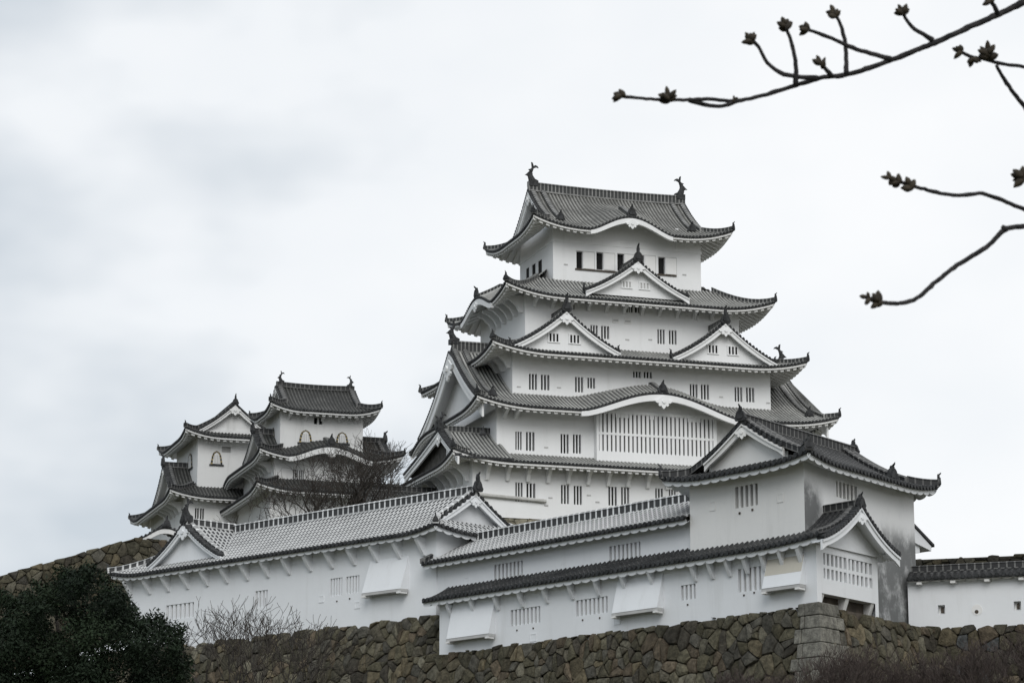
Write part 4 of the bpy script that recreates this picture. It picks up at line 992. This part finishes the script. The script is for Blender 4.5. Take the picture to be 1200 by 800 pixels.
# ================================================================== STONE WALLS
def clip(poly, mx_, my, nx, ny):
    out = []
    for i in range(len(poly)):
        p, q = poly[i], poly[(i+1) % len(poly)]
        dp = (p[0]-mx_)*nx+(p[1]-my)*ny; dq = (q[0]-mx_)*nx+(q[1]-my)*ny
        if dp <= 0: out.append(p)
        if dp*dq < 0: f = dp/(dp-dq); out.append((p[0]+(q[0]-p[0])*f, p[1]+(q[1]-p[1])*f))
    return out
PAL = [(.096, .088, .060), (.122, .112, .078), (.078, .073, .052), (.150, .140, .105), (.100, .088, .060), (.085, .080, .066), (.135, .115, .075), (.062, .056, .044), (.118, .096, .068), (.105, .10, .082), (.09, .082, .055), (.115, .105, .078)]
def stones(name, P, U, V, cell, parent=None, seed=1, bulge=.2, drop=.25, asp=.8, pal=PAL, top=None, bright=1.0, loc=None):
    """dry-laid stones: one Voronoi cell each, bulging outward; P(u, v, out) -> world"""
    rnd = random.Random(seed); mb = MB(); du, dv = cell, cell*asp; nu, nv_ = int(U/du)+1, int(V/dv)+1
    sites = {}
    for i in range(-1, nu+1):
        for j in range(-1, nv_+1):
            inside = 0 <= j < nv_
            if inside and rnd.random() < drop: continue
            sites[(i, j, 0)] = ((i+.5+(j % 2)*.4+(rnd.random()-.5)*.85)*du, (j+.5+(rnd.random()-.5)*.8)*dv)
            if inside and 0 <= i < nu and rnd.random() < .3:
                q = sites[(i, j, 0)]; sites[(i, j, 1)] = (q[0]+rnd.choice((-1, 1))*rnd.uniform(.25, .5)*du, q[1]+rnd.uniform(-.5, .5)*dv)
    for (i, j, kk), (x, y) in sites.items():
        if j == -1 or j == nv_ or i == -1 or i >= nu: continue
        poly = [(x-2*du, y-2*dv), (x+2*du, y-2*dv), (x+2*du, y+2*dv), (x-2*du, y+2*dv)]
        for di in range(-3, 4):
            for dj in range(-6, 8):
                q = sites.get((i+di, j+dj//2, dj % 2))
                if q is None or (q[0] == x and q[1] == y): continue
                poly = clip(poly, (x+q[0])/2, (y+q[1])/2, q[0]-x, q[1]-y)
                if len(poly) < 3: break
            if len(poly) < 3: break
        if len(poly) < 3: continue
        if y > V*.5: poly = clip(poly, x, V-.05+rnd.uniform(-.10, .06), rnd.uniform(-.12, .12), 1)
        if len(poly) < 3: continue
        cx = sum(p[0] for p in poly)/len(poly); cy = sum(p[1] for p in poly)/len(poly)
        # round the corners a little
        pl = []
        for k in range(len(poly)):
            p, q = poly[k], poly[(k+1) % len(poly)]
            if abs(p[0]-q[0])+abs(p[1]-q[1]) < cell*.10: continue
            ca, cb = rnd.uniform(.04, .2), rnd.uniform(.04, .2)
            pl.append((p[0]*(1-ca)+q[0]*ca, p[1]*(1-ca)+q[1]*ca)); pl.append((p[0]*cb+q[0]*(1-cb), p[1]*cb+q[1]*(1-cb)))
        if len(pl) < 4: continue
        if min(p[0] for p in pl) < -cell*.6 or max(p[0] for p in pl) > U+cell*.6: continue
        c = rnd.choice(pal); k_ = bright*(.9+.75*rnd.random()); c = tuple(v*k_ for v in c)
        tx, ty = (rnd.random()-.5)*.3, (rnd.random()-.5)*.35; bu = bulge*(.6+.9*rnd.random()); rings = []
        for s_, o in ((.995, -1.2), (.97, .25), (.85, .8), (.48, 1.0)):
            ring = []
            for (px, py) in pl:
                xx, yy = cx+(px-cx)*s_, cy+(py-cy)*s_; jn = (rnd.random()-.5)*.16*bu
                ring.append(mb.vert(P(xx, yy, bu*o+((xx-cx)*tx+(yy-cy)*ty if o > .5 else 0)+jn), None, c))
            rings.append(ring)
        for r0, r1 in zip(rings[:-1], rings[1:]):
            for k in range(len(pl)): mb.face((r0[k], r0[(k+1) % len(pl)], r1[(k+1) % len(pl)], r1[k]))
        mb.face(rings[-1])
    nU = 12
    for i in range(nU):
        a, b = -.3+(U+.6)*i/nU, -.3+(U+.6)*(i+1)/nU
        mb.poly([P(a, 0, -.16), P(b, 0, -.16), P(b, V-.08, -.16), P(a, V-.08, -.16)], 1)
    return mb.build(name, [STONE, SOIL], parent, loc)
def block(mb, rnd, P8, c):
    i0 = len(mb.v); mb.hexa(P8)
    for i in range(i0, len(mb.v)): mb.c[i] = c
# front wall under the lower gallery and turret
HV = 7.6; bat = .20
sw = thing('stone_wall', E.w(12, 0, -6), 'rough brown fieldstone wall with pale cut corner blocks under the front gallery', 'stone wall')
Pf = lambda u, v, o: E.w(u, -.02-(HV-v)*bat*.9-o, v-HV+.06)
stones('wall_stones', Pf, 36, HV, .86, sw, 3, .16, .3, .55)
Pr = lambda u, v, o: T.w(u, -.02-(HV-v)*bat*.9-o, v-HV+.02)
stones('wall_stones', Pr, 13.5, HV, .78, sw, 5, .16, .3, .62)
mb = MB(); rnd = random.Random(4); zt_ = .16
for k in range(12):
    h_ = .58+.12*rnd.random(); z1 = zt_-.02; z0 = zt_-h_; zt_ = z0
    la, lb = (1.0, 2.1) if k % 2 else (1.35, 1.4); la *= .9+.2*rnd.random(); lb *= .9+.2*rnd.random()
    if k == 0: la, lb = 1.15, 1.7
    o0 = .22+max(0, .2-z0)*bat*.9; o1 = .22+max(0, .2-z1)*bat*.9
    g = .20+.09*rnd.random(); c = (g, g*.97, g*.84)
    w = E.w
    fa, fb = .55+.15*rnd.random(), .5+.2*rnd.random()
    def blk(x0, x1, y0, y1, da, db, cc):
        block(mb, rnd, [w(x0-(o0+da if x0 == 0 else 0), y0-(o0+db if y0 == 0 else 0), z0), w(x1, y0-(o0+db if y0 == 0 else 0), z0), w(x1, y1, z0), w(x0-(o0+da if x0 == 0 else 0), y1, z0),
                        w(x0-(o1+da if x0 == 0 else 0), y0-(o1+db if y0 == 0 else 0), z1), w(x1, y0-(o1+db if y0 == 0 else 0), z1), w(x1, y1, z1), w(x0-(o1+da if x0 == 0 else 0), y1, z1)], cc)
    r3 = lambda: rnd.uniform(-.03, .03)
    blk(0, la*fa, 0, lb*fb, r3(), r3(), c)
    g2 = g*rnd.uniform(.8, 1.15); blk(la*fa+.03, la, 0, .7, 0, r3(), (g2, g2*.97, g2*.84))
    g2 = g*rnd.uniform(.8, 1.15); blk(0, .7, lb*fb+.03, lb, r3(), 0, (g2, g2*.97, g2*.84))
cs = mb.build('corner_stones', STONE, sw); tag(cs, 'pale grey squared corner stones')
bv = cs.modifiers.new('soft edges', 'BEVEL'); bv.width = .05; bv.segments = 2
# wall under the left gallery
sw2 = thing('stone_wall', C.w(14, 0, -6), 'brown fieldstone wall under the left gallery, partly hidden by bare twigs', 'stone wall')
HV2 = 7.5
stones('wall_stones', lambda u, v, o: C.w(-3.4+u, -.02-(HV2-v)*.19-o, v-HV2+.06), 36, HV2, .86, sw2, 8, .16, .3, .55)
# wall under the parapet
sw3 = thing('stone_wall', WR.w(5, 0, -4), 'dark mixed-stone wall under the white parapet on the right', 'stone wall')
PALD = [tuple(x*.8 for x in c) for c in PAL]+[(.07, .074, .074), (.10, .10, .10)]
stones('wall_stones', lambda u, v, o: WR.w(-.5+u, -.02-(6-v)*.17-o, v-6+.06), 15, 6, .72, sw3, 11, .15, .28, .7, pal=PALD)
# wall top far behind the parapet
bw_ = at(1060, 668, 150); BW = Frame(bw_, dirn(108), dirn(18))
sw4 = thing('stone_wall', BW.w(4, 0, 0), 'dark mossy stone wall top showing above the parapet coping', 'stone wall')
stones('wall_stones', lambda u, v, o: BW.w(u, -o, v-2.75), 14, 3.45, .75, sw4, 12, .16, .2, .6, pal=[tuple(x*.5 for x in c) for c in PAL])
mb = MB(); mb.fbox(BW, -.2, 14, .05, 4, -3, .55); mb.build('wall_core', SOIL, sw4)
# keep base
kb = thing('stone_wall', K.w(14, 0, -.3), 'pale stone base just visible beneath the main keep', 'stone wall')
stones('wall_stones', lambda u, v, o: K.w(-.6+u, -.08-(8-v)*.25-o, v-8+.16), 31, 8, 1.3, kb, 14, .07, .2, .6, pal=[(.25, .235, .18), (.22, .20, .15), (.28, .26, .2)])
stones('wall_stones', lambda u, v, o: K.w(-.1-(8-v)*.25-o, -.6+u, v-8-.18), 19, 8, 1.3, kb, 15, .07, .2, .6, pal=[(.25, .235, .18), (.22, .20, .15)])
# left mound wall, stepping up to the right
ml = thing('stone_wall', at(100, 660, 178), 'sloping dark stone rampart at the far left behind the evergreen tree', 'stone wall')
m0, m1 = at(-60, 690, 172), at(222, 650, 180)
md = (m1[0]-m0[0], m1[1]-m0[1]); mL = sqrt(md[0]**2+md[1]**2); md = (md[0]/mL, md[1]/mL); mn = (md[1], -md[0])
zl = lambda u: at(-60, 690, 172)[2]+(at(150, 629, 178)[2]-at(-60, 690, 172)[2])*min(u/(mL*.76), 1.0)
stones('wall_stones', lambda u, v, o: (m0[0]+md[0]*u+mn[0]*(o+.2*(7-v)), m0[1]+md[1]*u+mn[1]*(o+.2*(7-v)), zl(u)-7+v), mL, 7, .85, ml, 17, .16, .25, .62, pal=[tuple(x*.8 for x in c) for c in PAL])

# ================================================================== TERRAIN
WLN = [(-400, 190), (-60, 190), (-33, 172), (-25, 164), (-4, 143), (-.5, 139), (14, 116.5), (19, 126), (33, 121), (60, 118), (400, 130)]
def ywall(x):
    for (x0, y0), (x1, y1) in zip(WLN[:-1], WLN[1:]):
        if x0 <= x <= x1: return y0+(y1-y0)*(x-x0)/(x1-x0)
    return 150
def sstep(a, b, v): v = min(max((v-a)/(b-a), 0), 1); return v*v*(3-2*v)
def ground_z(x, y):
    s_ = y-ywall(max(-399, min(399, x))); far = 1-sstep(60, 160, s_); lat = 1-sstep(70, 220, abs(x))
    zz = -1.6+7.6*sstep(-75, -4, s_)+(6.0*sstep(1.5, 5, s_)+6*sstep(12, 32, s_))*far*lat
    if s_ > 60: zz = -1.6+(zz+1.6)*far
    return zz*1.0 if lat == 1 else -1.6+(zz+1.6)*(.25+.75*lat)
mb = MB(); rows = []
xs = [-3000, -1200, -600, -300, -200, -140, -100]+[-80+4*k for k in range(41)]+[100, 140, 200, 300, 600, 1200, 3000]
ys = [-2500, -800, -200, -60, -20, 0, 10, 20, 30, 40]+[50+3.0*k for k in range(60)]+[240, 270, 320, 420, 600, 1200, 3000]
for y in ys: rows.append([mb.vert((x, y, ground_z(x, y)+.25*sin(x*.7+y*.3)*sin(y*.5) if 45 < y < 240 else ground_z(x, y))) for x in xs])
mb.quadgrid(rows); tag(mb.build('ground', GROUND, loc=(0, 0, 0), smooth=True), kind='structure')

# ================================================================== BARE TREES AND SHRUBS
def grow(mb, p, d, L, r, depth, rnd, spread=.55, up=.12, kink=.18, minr=.006, kids=(2, 3), shrink=.74, segs=4):
    pts = [tuple(p)]; rad = [r]; p = Vector(p); d = Vector(d).normalized(); forks = []
    for k in range(segs):
        d = (d+Vector((rnd.gauss(0, kink), rnd.gauss(0, kink), rnd.gauss(0, kink)+up))).normalized()
        p = p+d*(L/segs); pts.append(tuple(p)); rad.append(max(r*(1-.4*(k+1)/segs), minr)); forks.append((p.copy(), d.copy(), rad[-1]))
    mb.tube(pts, rad, 5 if r > .05 else 3, cap=False)
    if depth <= 0: return
    n_ = rnd.randint(*kids)
    for k in range(n_):
        q, dd, rr = forks[-1] if k == 0 else forks[rnd.randint(max(0, segs-3), segs-1)]
        ax = Vector((rnd.gauss(0, 1), rnd.gauss(0, 1), rnd.gauss(0, .6))); nd = (dd+ax.normalized()*spread*(.6+.7*rnd.random())).normalized()
        grow(mb, q, nd, L*shrink*(.8+.4*rnd.random()), max(rr*(.8 if k == 0 else .6), minr), depth-1, rnd, spread, up, kink, minr, kids, shrink, segs)
def bare_tree(name, base, h, r, depth, seed, label, cat, group=None, stems=1, mat=BARK, spread=.55, up=.1, minr=.008, lean=.25, kids=(2, 3), trunk=.28):
    rnd = random.Random(seed); root = thing(name, base, label, cat, group)
    for s_ in range(stems):
        an = rnd.random()*2*pi; d = Vector((cos(an)*lean, sin(an)*lean, 1)) if stems > 1 else Vector((.08, 0, 1))
        tp = [tuple(base)]; p = Vector(base); d.normalize()
        for k in range(3): d = (d+Vector((rnd.gauss(0, .08), rnd.gauss(0, .08), .02))).normalized(); p = p+d*h*trunk/3; tp.append(tuple(p))
        mb = MB(); mb.tube(tp, [r, r*.9, r*.82, r*.75], 6); mb.build('trunk', mat, root)
        mb = MB()
        for k in range(3): 
            ax = Vector((rnd.gauss(0, 1), rnd.gauss(0, 1), .2)).normalized()
            grow(mb, p, d+ax*spread*.9, h*.27, r*.6, depth, rnd, spread, up, .16, minr, kids)
        mb.build('branches', mat, root)
    return root
BARK_D = m_simple('dark_bark', (.026, .023, .020), (.055, .048, .042), 6.0, .9, .5, .02)
def gz(x, y): return ground_z(x, y)-.1
b0 = at(400, 618, 176); bare_tree('bare_tree', (b0[0], b0[1], b0[2]-1.6), 7.6, .2, 5, 21, 'dark leafless spreading tree in front of the small keep', 'tree', stems=7, spread=.75, up=.06, lean=.95, minr=.011, mat=BARK_D)
b0 = at(345, 625, 174); bare_tree('bare_tree', (b0[0], b0[1], b0[2]-1.6), 5.6, .13, 5, 22, 'smaller leafless tree rising behind the left gallery ridge', 'tree', stems=5, spread=.7, up=.07, lean=.8, minr=.012, mat=BARK_D)
b0 = at(452, 560, 222); bare_tree('bare_tree', (b0[0], b0[1], b0[2]-3), 5.6, .14, 5, 29, 'thin pale twigs of a leafless tree showing between small keep and main keep', 'tree', spread=.5, minr=.01)
for px, py, Y, h, sd, lb in ((262, 830, 92, 3.7, 31, 'leafless shrub with pale twigs left of the stone wall, standing against white plaster'), (325, 836, 88, 3.4, 33, 'leafless shrub in front of the brown stone wall under left gallery')):
    q = at(px, py, Y); z0 = q[2]; bare_tree('bare_shrub', (q[0], q[1], z0-1.2), h+1.2, .07, 4, sd, lb, 'shrub', 'bare shrubs below the left gallery', stems=4, spread=.66, lean=.55, minr=.008, mat=BARK_D)
TWIG = m_simple('brush_twig', (.045, .035, .031), (.075, .06, .055), 4.0, .95, 0)
for k, (px, py, Y, h) in enumerate(((860, 856, 104, 4.0), (930, 862, 102, 4.2), (985, 852, 101, 4.6), (1040, 846, 103, 4.4), (1100, 848, 104, 4.2), (1160, 840, 103, 4.8), (1215, 836, 101, 5.2))):
    q = at(px, py, Y); LB = ['leftmost low bare brush below the front stone wall', 'low bare brush left of the pale corner stones', 'tall brown brush directly below the pale corner stones', 'brown brush just right of the corner stones', 'brown brush under the turret side wall', 'brown brush below the parapet loopholes', 'rightmost brown brush at the picture edge'][k]
    bare_tree('bare_shrub', (q[0], q[1], q[2]-1.0), h*.88, .04, 5, 40+k, LB, 'shrub', 'bare brush below the stone walls', stems=6, mat=TWIG, spread=.55, lean=.6, minr=.0075, kids=(2, 3), trunk=.16)

# ================================================================== EVERGREEN TREE
def evergreen(base, cx, cy, label, clumps, n_leaf, leaf, seed):
    rnd = random.Random(seed); root = thing('evergreen_tree', base, label, 'tree')
    mb = MB(); cy += .8; top = Vector((cx, cy, base[2]+4.2)); mb.tube([base, (base[0]+.1, base[1]+.4, base[2]+2), tuple(top)], [.34, .28, .12], 8)
    for c in [q for q in clumps if q[1] > cy+.4]: mb.tube([(base[0]+.1, base[1], base[2]+2+rnd.random()*1.5), tuple((Vector(c[:3])+top)/2), c[:3]], [.12, .08, .03], 5)
    mb.build('trunk', BARK_D, root)
    mb = MB()
    for (x, y, z_, R) in clumps:
        g = rnd.random(); base_c = (.010+.010*g, .019+.015*g, .010+.006*g)
        m_ = int(n_leaf*R*R)
        for k in range(m_):
            v = Vector((rnd.gauss(0, 1), rnd.gauss(0, 1), rnd.gauss(0, 1))).normalized(); rr = R*(rnd.random()**.33)*(.75+.5*rnd.random()*abs(sin(5*v.x+3*v.z+x)))
            p = Vector((x, y, z_))+Vector((v.x*rr, v.y*rr, v.z*rr*.8)); s_ = leaf*(.6+.8*rnd.random())
            a = Vector((rnd.gauss(0, 1), rnd.gauss(0, 1), rnd.gauss(0, 1))).normalized(); b = a.cross(v+Vector((.01, .3, .2)))
            if b.length < .05: continue
            b.normalize(); kf = .7+.6*rnd.random(); c = tuple(q*kf for q in base_c)
            mb.poly([p-a*s_, p+b*s_*.45, p+a*s_, p-b*s_*.45], 0, c)
    mb.build('crown', LEAF, root); return root
Yt = 58
cl = []
rnd = random.Random(77)
for px, py, R in ((90, 690, .55), (60, 705, .6), (130, 700, .5), (30, 730, .7), (0, 755, .8), (100, 735, .85), (150, 725, .55), (175, 735, .45), (195, 745, .38), (160, 765, .75), (200, 775, .4), (60, 770, .9), (110, 790, .9), (175, 800, .7), (20, 800, .9), (-30, 790, .9), (210, 800, .35), (75, 672, .32), (110, 675, .32), (40, 700, .35), (140, 712, .4), (205, 760, .3), (10, 708, .3), (-20, 740, .6), (80, 840, 1.1), (160, 850, .9), (0, 850, 1.0), (130, 890, 1.0), (40, 890, 1.0)):
    for j in range(3):
        q = at(px+rnd.gauss(0, 6), py+rnd.gauss(0, 6), Yt+(-1.5, 0, 1.3)[j]+rnd.uniform(-.5, .5)); cl.append((*q, R*(1, .8, .8)[j]))
tb = at(95, 700, Yt); evergreen((tb[0], Yt, ground_z(tb[0], Yt)-.2), tb[0], Yt, 'dense dark evergreen tree filling the lower left corner', cl, 3600, .042, 5)

# ================================================================== CHERRY TREE OVERHEAD
ct = thing('cherry_tree', (1.95, 4.3, -1.6), 'bare cherry tree with budding twigs reaching in from the right edge', 'tree')
mb = MB(); mb.tube([(1.95, 4.3, -1.7), (1.97, 4.32, -.6), (1.9, 4.28, .4), (1.95, 4.25, 1.3), (1.85, 4.2, 2.2)], [.15, .13, .12, .10, .06], 10); mb.build('trunk', BARK_N, ct)
rnd = random.Random(9)
def cpt(x, y, Y): return at(700+x/2.106, y/2.106, Y)
def twig(pts, r0, r1, Y0, Y1, parent, name, start=None):
    r0 *= 1.3; r1 *= 1.25
    P3 = [Vector(cpt(x, y, Y0+(Y1-Y0)*i/max(1, len(pts)-1))) for i, (x, y) in enumerate(pts)]
    if start: P3 = [Vector(start)]+P3
    # smooth (Catmull-Rom) and knobbly
    out = []
    for i in range(len(P3)-1):
        p0, p1, p2, p3 = P3[max(i-1, 0)], P3[i], P3[i+1], P3[min(i+2, len(P3)-1)]
        m_ = max(2, int((p2-p1).length/.007))
        m_ = min(m_, 60)
        for k in range(m_):
            t = k/m_; sl_ = (p2-p1).length; m1, m2 = (p2-p0)*.5, (p3-p1)*.5
            m1 = m1*min(1, sl_/max(m1.length, 1e-6)); m2 = m2*min(1, sl_/max(m2.length, 1e-6))
            out.append((2*t**3-3*t*t+1)*p1+(t**3-2*t*t+t)*m1+(3*t*t-2*t**3)*p2+(t**3-t*t)*m2)
    out.append(P3[-1]); n_ = len(out); rad = []; ph = 0
    for i in range(n_):
        f = i/(n_-1); r = r0+(r1-r0)*f; ph += rnd.uniform(.5, 1.1)
        rad.append(r*(1+.16*max(0, sin(ph))**3+rnd.uniform(-.05, .05)))
    j = .0006
    out = [tuple(p+Vector((rnd.uniform(-j, j), rnd.uniform(-j, j), rnd.uniform(-j, j)))) for p in out]
    mb = MB(); mb.tube(out, rad, 8); return mb.build(name, BARK_N, parent, smooth=True)
def buds(parent, x, y, Y, specs):
    """specs: (dx, dy, angle deg, length, width) in picture units"""
    mb = MB(); sc = Y/3000/2.106
    for dx, dy, an, ln, wd in specs:
        c = Vector(cpt(x+dx, y+dy, Y+rnd.uniform(-.012, .012))); d = Vector((cos(radians(an)), rnd.uniform(-.4, .4), sin(radians(an)))).normalized()
        ln *= sc; wd *= sc; prof = ((-.5, .35), (-.32, .8), (-.1, 1), (.15, .88), (.35, .55), (.5, .12))
        mb.tube([c+d*ln*a for a, _ in prof], [wd*.5*b for _, b in prof], 8)
    return mb.build('bud_cluster', BUD, parent, smooth=True)
CL = [(0, 0, 160, 30, 15), (9, -8, 100, 24, 14), (-6, 9, 215, 22, 13), (12, 8, 60, 20, 12), (-14, -4, 150, 22, 12)]
def cluster(parent, x, y, Y, ang, s=1.0, n_=5):
    sp = []; s *= 1.08; n_ += 1
    for k in range(n_):
        a = ang+(rnd.uniform(25, 80)*(1 if k % 2 else -1) if k else 0); ln = rnd.uniform(19, 27)*s; rr = ln*.42; bk = rnd.uniform(0, 12)*s if k else 0
        sp.append((rr*cos(radians(a))-bk*cos(radians(ang)), -rr*sin(radians(a))+bk*sin(radians(ang)), a, ln, rnd.uniform(11, 15)*s))
    return buds(parent, x, y, Y, sp)
mm = Y0 = 4.0; u = Y0/3000/2.106    # metres per zoomed picture unit
br = twig([(1250, -85), (1130, -32), (1010, 26), (930, 62), (850, 98), (760, 135), (680, 165), (615, 185), (560, 191), (490, 211), (400, 238), (335, 250), (280, 245), (225, 247), (165, 246), (110, 243), (60, 238)], 9.5*u, 3.2*u, 4.1, 3.95, ct, 'branch', (1.88, 4.22, 1.95))
cluster(br, 58, 236, 3.95, 165, 1.05, 5); cluster(br, 175, 238, 3.96, 100, 1.1, 6); cluster(br, 338, 246, 3.97, 100, .5, 2)
for pts, bd, ang, nb in (([(490, 210), (490, 160), (478, 105), (463, 62)], (455, 48), 110, 6), ([(545, 193), (460, 184), (420, 155), (397, 115), (378, 98)], (392, 104), 125, 4), ([(615, 184), (612, 110), (600, 60), (584, 32)], (576, 20), 110, 6),
                         ([(578, 188), (565, 172), (550, 158)], (545, 145), 110, 5), ([(728, 147), (640, 122), (570, 92), (515, 72)], (500, 64), 155, 5), ([(830, 100), (775, 66), (752, 28)], (746, 14), 120, 6), ([(988, 36), (978, 14), (966, 0)], (958, -6), 140, 4),
                         ([(225, 246), (265, 259), (310, 262), (350, 248)], None, 0, 0)):
    tw_ = twig(pts, 5.0*u, 3.4*u, 4.0, 3.98, br, 'twig')
    if bd: cluster(tw_, pts[-1][0], pts[-1][1], 3.98, ang, 1.0, nb)
    if bd and bd[0] == 392: cluster(tw_, 378, 98, 3.98, 150, .9, 4)
    if bd and bd[0] == 500: cluster(tw_, 512, 70, 3.98, 60, .6, 2)
br2 = twig([(1160, 215), (1100, 180), (1053, 165), (1000, 158), (960, 148), (920, 140), (898, 128)], 6*u, 3.4*u, 4.15, 4.1, ct, 'branch', (1.92, 4.27, 1.0))
cluster(br2, 897, 127, 4.1, 160, 1.0, 5); cluster(br2, 925, 148, 4.1, 250, .9, 4); cluster(br2, 965, 130, 4.1, 95, 1.3, 7)
twig([(1065, 275), (1040, 245), (1010, 205), (985, 162)], 5*u, 4*u, 4.15, 4.1, br2, 'twig')
br3 = twig([(1260, 640), (1170, 565), (1053, 516), (1000, 495), (950, 478), (880, 482), (800, 465), (768, 456), (722, 440)], 6.5*u, 3.6*u, 4.1, 4.0, ct, 'branch', (1.9, 4.25, .75))
cluster(br3, 770, 456, 4.0, 110, 1.1, 5); cluster(br3, 738, 447, 4.0, 150, 1.0, 5); cluster(br3, 722, 440, 4.0, 170, .9, 2)
tw_ = twig([(1150, 510), (1095, 455), (1045, 438)], 4.5*u, 3.6*u, 4.05, 4.0, br3, 'twig', cpt(1185, 577, 4.1)); cluster(tw_, 1044, 438, 4.0, 160, 1.25, 7)
br4 = twig([(1230, 600), (1130, 560), (1053, 558), (1005, 568), (960, 610), (880, 660), (830, 700), (790, 735), (750, 748), (690, 744), (662, 733)], 7.5*u, 4.2*u, 4.1, 3.95, ct, 'branch', (1.9, 4.26, .65))
cluster(br4, 690, 743, 3.95, 160, 1.2, 6); cluster(br4, 664, 734, 3.95, 165, .8, 3)
twig([(1010, 566), (998, 558)], 6*u, 4*u, 4.05, 4.05, br4, 'twig')
